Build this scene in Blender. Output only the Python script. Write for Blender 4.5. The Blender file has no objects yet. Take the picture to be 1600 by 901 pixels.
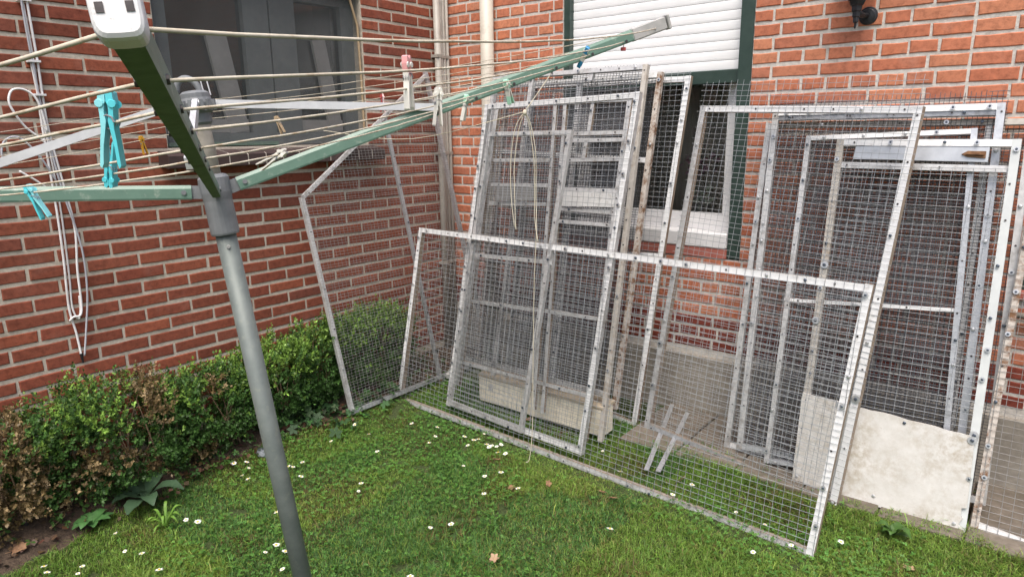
import bpy, math, random
import numpy as np
from mathutils import Vector, Matrix
RNG = random.Random(7)
NP = np.random.default_rng(11)
SC = bpy.context.scene
COL = SC.collection

# ------------------------------------------------------------------ camera, sky, sun, exposure
cam_d = bpy.data.cameras.new('camera')
cam = bpy.data.objects.new('camera', cam_d)
COL.objects.link(cam)
cam_d.sensor_width = 36.0
cam_d.lens = 1051.4368 / 1600 * 36.0
cam_d.clip_start = 0.05
cam_d.clip_end = 500
def cam_axes(yaw, pitch, roll):
    f = Vector((math.sin(yaw)*math.cos(pitch), math.cos(yaw)*math.cos(pitch), -math.sin(pitch)))
    r = Vector((math.cos(yaw), -math.sin(yaw), 0)); d = f.cross(r)
    return r*math.cos(roll)+d*math.sin(roll), -r*math.sin(roll)+d*math.cos(roll), f
_r, _d, _f = cam_axes(-0.6734, 0.2253, 0.0120)
m = Matrix.Identity(4)
for i in range(3):
    m[i][0], m[i][1], m[i][2] = _r[i], -_d[i], -_f[i]
m[0][3], m[1][3], m[2][3] = 3.2981, -3.4686, 1.5719
cam.matrix_world = m
SC.camera = cam

SUN_EL, SUN_AZ = math.radians(64), math.radians(150)     # azimuth clockwise from +Y
w = bpy.data.worlds.new('World'); SC.world = w; w.use_nodes = True
wn = w.node_tree; bg = wn.nodes['Background']
sky = wn.nodes.new('ShaderNodeTexSky'); sky.sky_type = 'NISHITA'; sky.sun_disc = False
sky.sun_elevation = SUN_EL; sky.sun_rotation = SUN_AZ
sky.air_density = 1.0; sky.dust_density = 6.0; sky.ozone_density = 0.6; sky.altitude = 0
wn.links.new(sky.outputs[0], bg.inputs[0]); bg.inputs[1].default_value = 0.13
sl = bpy.data.lights.new('sun', 'SUN'); sun = bpy.data.objects.new('sun', sl); COL.objects.link(sun)
sl.energy = 1.5; sl.angle = math.radians(35); sl.color = (1.0, 0.97, 0.93)
sdir = Vector((math.sin(SUN_AZ)*math.cos(SUN_EL), math.cos(SUN_AZ)*math.cos(SUN_EL), math.sin(SUN_EL)))
sun.rotation_euler = (-sdir).to_track_quat('-Z', 'Y').to_euler()
SC.view_settings.view_transform = 'Standard'; SC.view_settings.look = 'None'
SC.view_settings.exposure = 0.84; SC.view_settings.gamma = 1.0

# ------------------------------------------------------------------ materials
def lin(c):
    return tuple(((x/255)/12.92 if x/255 <= .04045 else ((x/255+.055)/1.055)**2.4) for x in c)
def new_mat(name):
    mt = bpy.data.materials.new(name); mt.use_nodes = True
    nt = mt.node_tree; return mt, nt, nt.nodes['Principled BSDF']
def nnode(nt, kind, **kw):
    n = nt.nodes.new(kind)
    for k, v in kw.items(): setattr(n, k, v)
    return n
def noise(nt, scale, detail=4, rough=.55, vec=None):
    n = nnode(nt, 'ShaderNodeTexNoise'); n.inputs['Scale'].default_value = scale
    n.inputs['Detail'].default_value = detail; n.inputs['Roughness'].default_value = rough
    if vec is not None: nt.links.new(vec, n.inputs['Vector'])
    return n
def ramp(nt, fac, stops):
    r = nnode(nt, 'ShaderNodeValToRGB'); e = r.color_ramp.elements
    while len(e) < len(stops): e.new(.5)
    for el, (p, c) in zip(e, stops): el.position = p; el.color = (*c[:3], 1)
    nt.links.new(fac, r.inputs[0]); return r
def mixc(nt, fac, a, b, mode='MIX'):
    x = nnode(nt, 'ShaderNodeMix', data_type='RGBA', blend_type=mode)
    for s, v in ((x.inputs[0], fac), (x.inputs[6], a), (x.inputs[7], b)):
        if isinstance(v, (int, float)): s.default_value = v
        elif isinstance(v, tuple): s.default_value = (*v[:3], 1)
        else: nt.links.new(v, s)
    return x.outputs[2]
def bump(nt, p, h, strength=.3, dist=.002):
    b = nnode(nt, 'ShaderNodeBump'); b.inputs['Strength'].default_value = strength; b.inputs['Distance'].default_value = dist
    nt.links.new(h, b.inputs['Height']); nt.links.new(b.outputs[0], p.inputs['Normal'])
def pos(nt): return nnode(nt, 'ShaderNodeNewGeometry').outputs['Position']
def grainy(name, c1, c2, scale=30, rough=.6, metal=0., bmp=.2, dist=.001, dirt=None, dscale=9, dlo=.55, dhi=.75, c3=None):
    mt, nt, p = new_mat(name); v = pos(nt)
    n = noise(nt, scale, 6, .6, v)
    st = [(.3, c1), (.7, c2)] if c3 is None else [(.3, c1), (.5, c2), (.7, c3)]
    col = ramp(nt, n.outputs[0], st).outputs[0]
    if dirt is not None:
        n2 = noise(nt, dscale, 8, .68, v)
        fac = ramp(nt, n2.outputs[0], [(dlo, (0, 0, 0)), (dhi, (1, 1, 1))]).outputs[0]
        col = mixc(nt, fac, col, dirt)
    nt.links.new(col, p.inputs['Base Color'])
    p.inputs['Roughness'].default_value = rough; p.inputs['Metallic'].default_value = metal
    if bmp: bump(nt, p, n.outputs[0], bmp, dist)
    return mt
def brick_mat(name, cols, pale, pale_amt, island):
    mt, nt, p = new_mat(name); v = pos(nt)
    if island: rnd = nnode(nt, 'ShaderNodeNewGeometry').outputs['Random Per Island']
    else: rnd = nnode(nt, 'ShaderNodeObjectInfo').outputs['Random']
    base = ramp(nt, rnd, [(i/(len(cols)-1), c) for i, c in enumerate(cols)]).outputs[0]
    n1 = noise(nt, 38, 7, .65, v); n2 = noise(nt, 6, 5, .6, v); n3 = noise(nt, 260, 3, .6, v)
    c = mixc(nt, 1.0, base, ramp(nt, n1.outputs[0], [(.28, (.62, .58, .58)), (.5, (1, 1, 1)), (.75, (1.25, 1.22, 1.18))]).outputs[0], 'MULTIPLY')
    f = ramp(nt, n2.outputs[0], [(.56, (0, 0, 0)), (.78, (pale_amt,)*3)]).outputs[0]
    c = mixc(nt, f, c, pale)
    n4 = noise(nt, 1.7, 5, .62, v); c = mixc(nt, ramp(nt, n4.outputs[0], [(.35, (0, 0, 0)), (.62, (.55,)*3)]).outputs[0], c, mixc(nt, 1.0, c, (.74, .70, .70), 'MULTIPLY'))
    n5 = noise(nt, 13, 8, .75, v); c = mixc(nt, ramp(nt, n5.outputs[0], [(.66, (0, 0, 0)), (.72, (.5,)*3)]).outputs[0], c, pale)
    sp = ramp(nt, n3.outputs[0], [(.66, (0, 0, 0)), (.74, (.45,)*3)]).outputs[0]
    c = mixc(nt, sp, c, (.06, .03, .025))
    nt.links.new(c, p.inputs['Base Color']); p.inputs['Roughness'].default_value = .92
    p.inputs['Specular IOR Level'].default_value = .25
    bump(nt, p, n1.outputs[0], .55, .004)
    return mt
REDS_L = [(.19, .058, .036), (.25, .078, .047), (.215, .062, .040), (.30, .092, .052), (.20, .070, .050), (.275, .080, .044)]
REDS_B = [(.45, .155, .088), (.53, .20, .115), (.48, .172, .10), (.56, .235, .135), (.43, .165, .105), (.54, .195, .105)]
M = {}
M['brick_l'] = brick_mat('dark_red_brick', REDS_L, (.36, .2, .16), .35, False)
M['brick_l_far'] = brick_mat('dark_red_brick_rest', REDS_L, (.36, .2, .16), .35, True)
M['brick_b'] = brick_mat('orange_brick', REDS_B, (.55, .33, .25), .45, False)
M['brick_b_far'] = brick_mat('orange_brick_rest', REDS_B, (.55, .33, .25), .45, True)
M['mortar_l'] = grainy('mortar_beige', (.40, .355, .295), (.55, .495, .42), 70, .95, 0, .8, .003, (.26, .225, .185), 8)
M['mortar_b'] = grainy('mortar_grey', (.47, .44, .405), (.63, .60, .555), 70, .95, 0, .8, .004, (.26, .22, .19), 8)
M['plinth'] = grainy('cement_render', (.24, .22, .19), (.34, .315, .27), 22, .95, 0, .5, .004, (.17, .15, .125), 5, .45, .8)
M['slab'] = grainy('paving_concrete', (.12, .102, .082), (.20, .172, .14), 28, .95, 0, .6, .004, (.09, .075, .055), 6, .45, .75)
M['soil'] = grainy('soil', (.045, .03, .02), (.10, .07, .048), 45, 1, 0, 1, .02, (.03, .02, .014), 14)
M['alu'] = grainy('white_aluminium', (.68, .69, .70), (.79, .80, .81), 60, .45, .1, .08, .001, (.36, .34, .31), 26, .56, .8)
M['alu2'] = grainy('weathered_aluminium', (.47, .475, .48), (.61, .615, .62), 50, .5, .35, .1, .001, (.24, .215, .19), 18, .5, .75)
M['galv'] = grainy('galvanised_rail', (.44, .46, .49), (.58, .60, .63), 45, .42, .55, .08, .001, (.25, .25, .25), 20, .55, .8)
M['cream_paint'] = grainy('greenish_white_paint', (.50, .53, .535), (.58, .61, .615), 20, .5, 0, .05, .001, (.4, .4, .34), 14, .6, .85)
M['rusty'] = grainy('rusty_rail', (.42, .38, .34), (.55, .51, .47), 40, .75, .1, .3, .001, (.17, .085, .04), 24, .46, .62)
M['tan_rail'] = grainy('tan_rail', (.39, .365, .33), (.51, .485, .445), 35, .75, .05, .2, .001, (.22, .16, .11), 15, .52, .75)
M['batten'] = grainy('batten_side', (.22, .175, .135), (.33, .27, .215), 24, .85, 0, .3, .002, (.14, .11, .085), 12)
M['wire'] = grainy('galvanised_wire', (.31, .335, .36), (.46, .485, .51), 90, .42, .5, 0, .001, (.21, .20, .19), 7, .5, .75)
M['wire_old'] = grainy('weathered_wire', (.26, .26, .26), (.36, .36, .36), 90, .55, .35, 0, .001, (.17, .15, .13), 7, .45, .72)
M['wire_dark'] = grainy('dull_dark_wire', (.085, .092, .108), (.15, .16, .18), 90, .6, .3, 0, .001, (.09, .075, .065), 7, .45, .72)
M['washer'] = grainy('washer_zinc', (.5, .51, .52), (.65, .66, .67), 60, .35, .7, 0)
M['bolt'] = grainy('dark_bolt', (.055, .07, .095), (.12, .14, .17), 80, .4, .6, 0)
M['screw'] = grainy('dark_screw', (.05, .045, .045), (.09, .08, .08), 80, .5, .5, 0)
M['board'] = grainy('flaked_white_board', (.47, .465, .445), (.60, .595, .575), 9, .8, 0, .25, .002, (.29, .255, .21), 26, .5, .70)
def board_mat():
    mt, nt, p = new_mat('flaked_white_board'); v = pos(nt)
    a = noise(nt, 4.2, 4, .55, v); b = noise(nt, 34, 9, .72, v); c = noise(nt, 150, 3, .6, v); d = noise(nt, 11, 7, .7, v)
    col = ramp(nt, d.outputs[0], [(.3, (.50, .495, .47)), (.7, (.62, .615, .60))]).outputs[0]
    zone = ramp(nt, a.outputs[0], [(.40, (.12,)*3), (.60, (1, 1, 1))]).outputs[0]
    sm = ramp(nt, b.outputs[0], [(.42, (0, 0, 0)), (.61, (.95,)*3)]).outputs[0]
    col = mixc(nt, mixc(nt, 1.0, zone, sm, 'MULTIPLY'), col, (.385, .345, .285))
    col = mixc(nt, ramp(nt, c.outputs[0], [(.66, (0, 0, 0)), (.72, (.5,)*3)]).outputs[0], col, (.30, .26, .21))
    nt.links.new(col, p.inputs['Base Color']); p.inputs['Roughness'].default_value = .8; bump(nt, p, b.outputs[0], .25, .002); return mt
M['board'] = board_mat()
M['plate'] = grainy('zinc_plate', (.42, .44, .46), (.56, .58, .6), 14, .38, .6, .03)
M['plate_white'] = grainy('dull_white_plate', (.5, .51, .51), (.66, .66, .65), 20, .5, .1, .03, .001, (.33, .31, .28), 16)
M['plate_grey'] = grainy('dull_grey_plate', (.2, .2, .2), (.29, .29, .285), 20, .5, .3, .03)
M['rust'] = grainy('rust', (.11, .05, .025), (.26, .14, .07), 60, .9, .1, .3)
M['green_paint'] = grainy('dryer_green_paint', (.115, .20, .158), (.14, .238, .188), 25, .38, 0, .03, .001, (.30, .36, .30), 42, .56, .72)
M['green_underside'] = grainy('dryer_green_underside', (.085, .145, .07), (.125, .195, .1), 55, .8, 0, .2, .001, (.055, .065, .03), 22)  # lower face of the arms, a darker and yellower green
M['pole'] = grainy('weathered_grey_tube', (.125, .148, .142), (.18, .205, .195), 18, .55, .25, .05, .001, (.20, .22, .19), 48, .55, .72)
M['mast'] = grainy('weathered_mast', (.23, .21, .175), (.36, .33, .285), 30, .7, .15, .2, .001, (.15, .12, .09), 14)
M['hub'] = grainy('grey_plastic', (.13, .14, .15), (.20, .21, .22), 20, .55, 0, .05)
M['strut'] = grainy('strut_aluminium', (.55, .56, .58), (.66, .67, .69), 30, .4, .25, .03, .001, (.36, .36, .36), 14, .58, .8)
M['cap'] = grainy('worn_white_plastic', (.66, .66, .66), (.78, .78, .78), 25, .45, 0, .1, .001, (.30, .28, .26), 70, .56, .70)
M['cap_grey'] = grainy('worn_grey_plastic', (.33, .33, .32), (.43, .42, .41), 25, .5, 0, .05)
M['cord'] = grainy('dirty_line', (.46, .41, .32), (.62, .57, .47), 55, .75, 0, .2, .0006, (.3, .2, .11), 22, .52, .7)
M['string'] = grainy('string', (.46, .42, .32), (.58, .54, .43), 80, .85, 0, .2)
M['cable_w'] = grainy('white_cable', (.66, .65, .66), (.76, .75, .76), 20, .4, 0, 0, .001, (.5, .47, .44), 12)
M['cable_g'] = grainy('grey_cable', (.33, .34, .38), (.42, .43, .47), 20, .4, 0, 0)
M['pvc_cream'] = grainy('cream_pvc', (.45, .42, .36), (.55, .52, .45), 6, .5, 0, .02, .001, (.35, .31, .26), 7)
M['pvc_grey'] = grainy('grey_pvc', (.30, .28, .25), (.40, .38, .34), 8, .5, 0, .02, .001, (.22, .2, .17), 7)
M['dark_green'] = grainy('dark_green_paint', (.020, .042, .034), (.034, .06, .05), 18, .45, 0, .05, .001, (.06, .08, .07), 12, .6, .85)
M['win_grey'] = grainy('grey_green_frame', (.135, .15, .155), (.18, .20, .205), 18, .5, 0, .03)
M['white_upvc'] = grainy('white_frame', (.7, .7, .71), (.78, .78, .79), 10, .35, 0, 0, .001, (.55, .54, .52), 9, .6, .9)
M['slat'] = grainy('white_slat', (.80, .81, .82), (.86, .87, .88), 8, .4, 0, 0)
M['slat_gap'] = grainy('slat_gap', (.12, .1, .09), (.2, .17, .15), 30, .8, 0, 0)
M['red_sill'] = grainy('red_painted_sill', (.34, .105, .08), (.42, .14, .105), 20, .75, 0, .1, .001, (.5, .3, .25), 12, .58, .8)
M['sill_tile'] = grainy('glazed_brown_tile', (.034, .020, .019), (.058, .036, .033), 18, .62, 0, .05)
M['tile_joint'] = grainy('tile_joint', (.42, .38, .33), (.5, .46, .41), 50, .95, 0, .3)
M['wood_dark'] = grainy('dark_lintel_wood', (.07, .045, .032), (.13, .09, .066), 22, .8, 0, .3, .002)
M['reflection_pale'] = grainy('pale_reflection', (.27, .265, .26), (.34, .335, .33), 15, .7, 0, .1)  # tone of the reflections painted into the left window
M['wood_tan'] = grainy('tan_wood', (.30, .215, .13), (.42, .32, .2), 14, .85, 0, .2, .002, (.2, .14, .09), 12)
M['block'] = grainy('cream_block', (.68, .63, .52), (.80, .75, .64), 16, .9, 0, .3, .003, (.38, .32, .23), 9)
M['block_top'] = grainy('sandy_top', (.42, .35, .25), (.54, .46, .35), 14, .85, 0, .2, .002, (.3, .24, .17), 12)
M['room'] = grainy('dim_room', (.15, .12, .10), (.21, .17, .145), 5, .95, 0, 0)
M['curtain'] = grainy('brown_grey_curtain', (.5, .45, .39), (.6, .54, .48), 9, .95, 0, 0)
M['lamp'] = grainy('black_lamp_metal', (.018, .02, .024), (.04, .042, .048), 30, .4, .4, .1)
M['lamp_glass'] = grainy('lamp_glass', (.4, .4, .38), (.5, .5, .47), 30, .2, 0, 0)
M['stone'] = grainy('blue_grey_stone', (.12, .14, .16), (.2, .22, .24), 30, .9, 0, .4, .004)
M['twig'] = grainy('twig', (.10, .065, .04), (.2, .14, .09), 40, .95, 0, .3)
M['dead_leaf'] = grainy('dead_leaf', (.15, .075, .036), (.34, .21, .12), 25, .9, 0, .2)
M['dead_leaf_tan'] = grainy('dead_leaf_tan', (.34, .22, .13), (.46, .33, .21), 25, .9, 0, .2)
M['petal'] = grainy('white_petal', (.78, .78, .76), (.85, .85, .83), 40, .7, 0, 0)
M['yolk'] = grainy('yellow_centre', (.6, .42, .03), (.7, .5, .06), 90, .8, 0, .3)
def peg_mat(n, c): return grainy(n, tuple(x*.9 for x in c), tuple(min(1, x*1.08) for x in c), 30, .4, 0, .03)
M['turq'] = peg_mat('turquoise_plastic', (.10, .60, .68)); M['aqua'] = peg_mat('pale_aqua_plastic', (.26, .70, .76))
M['yellow'] = peg_mat('ochre_plastic', (.5, .26, .02)); M['pegwhite'] = peg_mat('white_plastic', (.72, .7, .64))
M['pink'] = peg_mat('pink_plastic', (.75, .36, .36)); M['mint'] = peg_mat('mint_plastic', (.42, .74, .56)); M['blue'] = peg_mat('blue_plastic', (.05, .3, .6))
M['redp'] = peg_mat('red_plastic', (.4, .05, .05)); M['palepink'] = peg_mat('pale_pink_plastic', (.8, .58, .58)); M['steel'] = peg_mat('steel_spring', (.25, .25, .27))
M['lilac'] = peg_mat('lilac_petals', (.66, .36, .48)); M['variegated'] = peg_mat('variegated_leaves', (.74, .8, .64))
def leaf_mat(name, rough=.55, trans=.28):
    mt, nt, p = new_mat(name)
    a = nnode(nt, 'ShaderNodeAttribute'); a.attribute_name = 'Col'
    nt.links.new(a.outputs['Color'], p.inputs['Base Color']); p.inputs['Roughness'].default_value = rough
    p.inputs['Specular IOR Level'].default_value = .3
    t = nnode(nt, 'ShaderNodeBsdfTranslucent'); nt.links.new(a.outputs['Color'], t.inputs[0])
    mx = nnode(nt, 'ShaderNodeMixShader'); mx.inputs[0].default_value = trans
    nt.links.new(p.outputs[0], mx.inputs[1]); nt.links.new(t.outputs[0], mx.inputs[2])
    nt.links.new(mx.outputs[0], nt.nodes['Material Output'].inputs[0]); return mt
M['leaf'] = leaf_mat('box_leaf', .42, .22); M['grass'] = leaf_mat('grass_blade', .5, .42); M['bigleaf'] = leaf_mat('broad_leaf', .5, .2)
def glass_mat(name, tint, alpha):
    mt, nt, p = new_mat(name)
    tr = nnode(nt, 'ShaderNodeBsdfTransparent'); tr.inputs[0].default_value = (*tint, 1)
    gl = nnode(nt, 'ShaderNodeBsdfGlossy'); gl.inputs['Roughness'].default_value = .03
    fr = nnode(nt, 'ShaderNodeFresnel'); fr.inputs[0].default_value = 1.5
    mx = nnode(nt, 'ShaderNodeMixShader'); nt.links.new(fr.outputs[0], mx.inputs[0])
    nt.links.new(tr.outputs[0], mx.inputs[1]); nt.links.new(gl.outputs[0], mx.inputs[2])
    nt.links.new(mx.outputs[0], nt.nodes['Material Output'].inputs[0]); return mt
M['glass'] = glass_mat('window_glass', (.82, .84, .84), 1)
def screen_mat():
    mt, nt, p = new_mat('insect_screen'); v = pos(nt)
    p.inputs['Base Color'].default_value = (.08, .088, .09, 1); p.inputs['Roughness'].default_value = .8
    tr = nnode(nt, 'ShaderNodeBsdfTransparent'); n = noise(nt, 7, 6, .6, v)
    f = ramp(nt, n.outputs[0], [(.3, (.34,)*3), (.7, (.46,)*3)])
    mx = nnode(nt, 'ShaderNodeMixShader'); nt.links.new(f.outputs[0], mx.inputs[0])
    nt.links.new(tr.outputs[0], mx.inputs[1]); nt.links.new(p.outputs[0], mx.inputs[2])
    nt.links.new(mx.outputs[0], nt.nodes['Material Output'].inputs[0]); return mt
M['screen'] = screen_mat()
def lawn_mat():
    mt, nt, p = new_mat('lawn_ground'); v = pos(nt)
    n = noise(nt, 120, 6, .7, v); n2 = noise(nt, 3, 4, .6, v)
    c = ramp(nt, n.outputs[0], [(.3, (.035, .046, .016)), (.5, (.06, .09, .024)), (.72, (.10, .13, .035))]).outputs[0]
    c = mixc(nt, ramp(nt, n2.outputs[0], [(.5, (0, 0, 0)), (.75, (.5,)*3)]).outputs[0], c, (.07, .055, .03))
    nt.links.new(c, p.inputs['Base Color']); p.inputs['Roughness'].default_value = 1
    bump(nt, p, n.outputs[0], 1, .02); return mt
M['lawn'] = lawn_mat()

# ------------------------------------------------------------------ mesh helpers
ORG = {}
def org(o): return ORG.get(o.name, Vector((0, 0, 0)))
def V(*a): return Vector(a)
class MB:
    def __init__(s): s.v = []; s.f = []; s.m = []
    def add(s, vs, fs, mi=0):
        b = len(s.v); s.v += [tuple(x) for x in vs]
        for f in fs: s.f.append(tuple(i+b for i in f)); s.m.append(mi)
    def obox(s, c, ax, ay, az, mi=0, front=None):
        c, ax, ay, az = Vector(c), Vector(ax), Vector(ay), Vector(az)
        vs = [c+ax*i+ay*j+az*k for k in (-1, 1) for j in (-1, 1) for i in (-1, 1)]
        fs = [(0, 2, 3, 1), (4, 5, 7, 6), (0, 1, 5, 4), (2, 6, 7, 3), (0, 4, 6, 2), (1, 3, 7, 5)]
        b = len(s.v); s.v += [tuple(x) for x in vs]
        for q, f in enumerate(fs):
            s.f.append(tuple(i+b for i in f)); s.m.append(front if (front is not None and q == 1) else mi)
    def box(s, x0, x1, y0, y1, z0, z1, mi=0):
        s.obox(((x0+x1)/2, (y0+y1)/2, (z0+z1)/2), ((x1-x0)/2, 0, 0), (0, (y1-y0)/2, 0), (0, 0, (z1-z0)/2), mi)
    def bbox(s, c, ax, ay, az, bev, mi=0):
        """box with its edges cut back: three stacked rings"""
        c, ax, ay, az = Vector(c), Vector(ax), Vector(ay), Vector(az)
        lx, ly, lz = ax.length, ay.length, az.length; X, Y, Z = ax/lx, ay/ly, az/lz
        bv = min(bev, lx*.45, ly*.45, lz*.45)
        def ring(z, ix):
            out = []
            for sx, sy in ((1, 1), (-1, 1), (-1, -1), (1, -1)):
                a = (sx*(lx-ix), sy*(ly-bv-ix)); b2 = (sx*(lx-bv-ix), sy*(ly-ix))
                seq = (a, b2) if sx*sy > 0 else (b2, a)
                out += [c+X*p+Y*q+Z*z for p, q in seq]
            return out
        R = ring(-lz, bv)+ring(-lz+bv, 0)+ring(lz-bv, 0)+ring(lz, bv)
        fs = [tuple(range(7, -1, -1)), tuple(range(24, 32))]
        for k in range(3):
            for i in range(8):
                j = (i+1) % 8; fs.append((k*8+i, k*8+j, k*8+8+j, k*8+8+i))
        s.add(R, fs, mi)
    def bar(s, p, q, w, d, nrm, mi=0, front=None, ext=0.):
        """square bar from p to q; w = width across, d = depth along nrm; +nrm face may use another material"""
        p, q, n = Vector(p), Vector(q), Vector(nrm).normalized()
        t = (q-p); L = t.length; t /= L; sd = n.cross(t).normalized(); n = t.cross(sd)
        s.obox((p+q)/2, t*(L/2+ext), sd*(w/2), n*(d/2), mi, front)
    def tube(s, pts, r, n=8, mi=0, caps=True):
        pts = [Vector(p) for p in pts]; R = r if isinstance(r, (list, tuple)) else [r]*len(pts)
        t0 = (pts[1]-pts[0]).normalized()
        u = t0.cross(Vector((0, 0, 1)));
        if u.length < .1: u = t0.cross(Vector((1, 0, 0)))
        u.normalize(); vs = []
        for i, p in enumerate(pts):
            t = (pts[min(i+1, len(pts)-1)]-pts[max(i-1, 0)]).normalized()
            u = (u-t*u.dot(t)).normalized(); b = t.cross(u)
            vs += [p+(u*math.cos(a)+b*math.sin(a))*R[i] for a in [2*math.pi*k/n for k in range(n)]]
        fs = [(i*n+k, i*n+(k+1) % n, (i+1)*n+(k+1) % n, (i+1)*n+k) for i in range(len(pts)-1) for k in range(n)]
        if caps: fs += [tuple(range(n-1, -1, -1)), tuple(range((len(pts)-1)*n, len(pts)*n))]
        s.add(vs, fs, mi)
    def prism(s, poly, n, d, mi=0):
        """polygon (list of points) pushed along -n by d"""
        n = Vector(n).normalized(); P = [Vector(p) for p in poly]; k = len(P)
        s.add(P+[p-n*d for p in P], [tuple(range(k)), tuple(range(2*k-1, k-1, -1))]+[(i, i+k, (i+1) % k+k, (i+1) % k) for i in range(k)], mi)
    def lathe(s, c, prof, n=12, mi=0, axis=None):
        c = Vector(c); a = Vector(axis or (0, 0, 1)).normalized(); u = a.orthogonal().normalized(); b = a.cross(u)
        vs = [c+a*z+(u*math.cos(2*math.pi*k/n)+b*math.sin(2*math.pi*k/n))*r for r, z in prof for k in range(n)]
        fs = [(i*n+k, i*n+(k+1) % n, (i+1)*n+(k+1) % n, (i+1)*n+k) for i in range(len(prof)-1) for k in range(n)]
        fs += [tuple(range(n-1, -1, -1)), tuple(range((len(prof)-1)*n, len(prof)*n))]
        s.add(vs, fs, mi)
    def build(s, name, mats, parent=None, smooth=False, at=None, **props):
        mats = mats if isinstance(mats, (list, tuple)) else [mats]
        a = np.array(s.v, float)
        c = Vector(at) if at is not None else Vector(((a.min(0)+a.max(0))/2).tolist())
        me = bpy.data.meshes.new(name)
        me.from_pydata([tuple(x) for x in (a-np.array(c)).tolist()], [], s.f)
        for k in mats: me.materials.append(M[k])
        me.polygons.foreach_set('material_index', s.m)
        if smooth: me.polygons.foreach_set('use_smooth', [True]*len(s.f))
        me.update()
        o = bpy.data.objects.new(name, me); COL.objects.link(o)
        place(o, c, parent)
        for k, v in props.items(): o[k] = v
        return o
def place(o, c, parent):
    ORG[o.name] = Vector(c)
    if parent is not None:
        o.parent = parent; o.location = Vector(c)-org(parent)
    else: o.location = c
def thing(name, loc, label, cat, group=None):
    o = bpy.data.objects.new(name, None); COL.objects.link(o); o.empty_display_size = .05
    o.location = loc; ORG[o.name] = Vector(loc); tag(o, label, cat, group); return o
def tag(o, label, cat, group=None):
    o['label'] = label; o['category'] = cat
    if group: o['group'] = group
    return o
def dup(o, c, parent, rotz=None, scale=None):
    n = o.copy(); COL.objects.link(n); place(n, c, parent)
    if rotz is not None: n.rotation_euler = (0, 0, rotz)
    if scale is not None: n.scale = scale
    return n
def colored(name, verts, faces, cols, mat, parent=None, at=(0, 0, 0), smooth=False, **props):
    """fast mesh from arrays: verts (n,3), faces (m,k), one colour per vertex"""
    verts = np.asarray(verts, np.float32)-np.asarray(at, np.float32); faces = np.asarray(faces, np.int32)
    me = bpy.data.meshes.new(name); me.vertices.add(len(verts)); me.vertices.foreach_set('co', verts.ravel())
    k = faces.shape[1]; me.loops.add(faces.size); me.loops.foreach_set('vertex_index', faces.ravel())
    me.polygons.add(len(faces)); me.polygons.foreach_set('loop_start', np.arange(0, faces.size, k, dtype=np.int32))
    me.polygons.foreach_set('loop_total', np.full(len(faces), k, np.int32))
    ca = me.color_attributes.new('Col', 'FLOAT_COLOR', 'POINT')
    ca.data.foreach_set('color', np.concatenate([cols, np.ones((len(cols), 1))], 1).astype(np.float32).ravel())
    me.materials.append(M[mat]); me.update(calc_edges=True)
    o = bpy.data.objects.new(name, me); COL.objects.link(o); place(o, Vector(at), parent)
    for kk, v in props.items(): o[kk] = v
    return o
def smooth01(x): x = np.clip(x, 0, 1); return x*x*(3-2*x)
def vnoise(x, y, f, seed=0):
    """cheap smooth value noise"""
    x = np.asarray(x)*f; y = np.asarray(y)*f; xi = np.floor(x).astype(int); yi = np.floor(y).astype(int)
    h = lambda a, b: (np.sin(a*127.1+b*311.7+seed*74.7)*43758.5453) % 1.0
    u, v = smooth01(x-xi), smooth01(y-yi)
    return (h(xi, yi)*(1-u)+h(xi+1, yi)*u)*(1-v)+(h(xi, yi+1)*(1-u)+h(xi+1, yi+1)*u)*v
def ground_z(x, y):
    x = np.asarray(x, float); y = np.asarray(y, float)
    near = np.exp(-((x-1.7)**2+(y+2)**2)/9)
    return -.010+.085*smooth01((.62-x)/.45)+.030*smooth01((y+.80)/.22)*smooth01((x-1.5)/.4)+(.016*(vnoise(x, y, 2.6)-.5)+.008*(vnoise(x, y, 9, 3)-.5))*near
def gz(x, y): return float(ground_z(x, y))

# ------------------------------------------------------------------ the ground
def axis_pts(lo, hi, a, b, fine, coarse):
    x = [lo]
    while x[-1] < hi:
        x.append(x[-1]+(fine if a < x[-1] < b else coarse if x[-1] > b+1 or x[-1] < a-3 else .25))
    return np.array(x)
gx = np.concatenate([axis_pts(-.0, 9, .0, 4, .05, 1.0), [14, 30, 60]])
gy = np.concatenate([[-60, -30, -16], axis_pts(-10, -.0, -4, 0, .05, 1.0)])
GX, GY = np.meshgrid(gx, gy); n0, n1 = GX.shape
gv = np.stack([GX, GY, ground_z(GX, GY)], -1).reshape(-1, 3)
gf = [(i*n1+j, i*n1+j+1, (i+1)*n1+j+1, (i+1)*n1+j) for i in range(n0-1) for j in range(n1-1)]
lawn = colored('lawn', gv, gf, np.full((len(gv), 3), .05), 'lawn', kind='structure')
lawn.data.polygons.foreach_set('use_smooth', [True]*len(gf))
# soil bed along the left wall
SOIL_EDGE = [(-4.4, .50), (-2.92, .50), (-2.72, .48), (-2.44, .42), (-2.3, .41), (-2.04, .37), (-1.83, .38), (-1.58, .40), (-1.32, .40), (-1.05, .36), (-.6, .36), (0, .34)]
def soil_x(y): return np.interp(y, [p[0] for p in SOIL_EDGE], [p[1] for p in SOIL_EDGE])+.05*(vnoise(y, y*0+3, 7)-.5)
ys = np.linspace(-4.4, -.02, 150); sv = []; K = 10
for y in ys:
    xe = float(soil_x(np.array([y]))[0])
    for k in range(K):
        x = xe*k/(K-1); sv.append((x, y, gz(x, y)+.012*(1-(k/(K-1))**6)+.014*(float(vnoise(x, y, 21, 5))-.5)*(1 if k < K-1 else 0)-(.012 if k == K-1 else 0)))
sf = [(i*K+j, i*K+j+1, (i+1)*K+j+1, (i+1)*K+j) for i in range(len(ys)-1) for j in range(K-1)]
colored('soil_bed', sv, sf, np.full((len(sv), 3), .05), 'soil', kind='structure')
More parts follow.
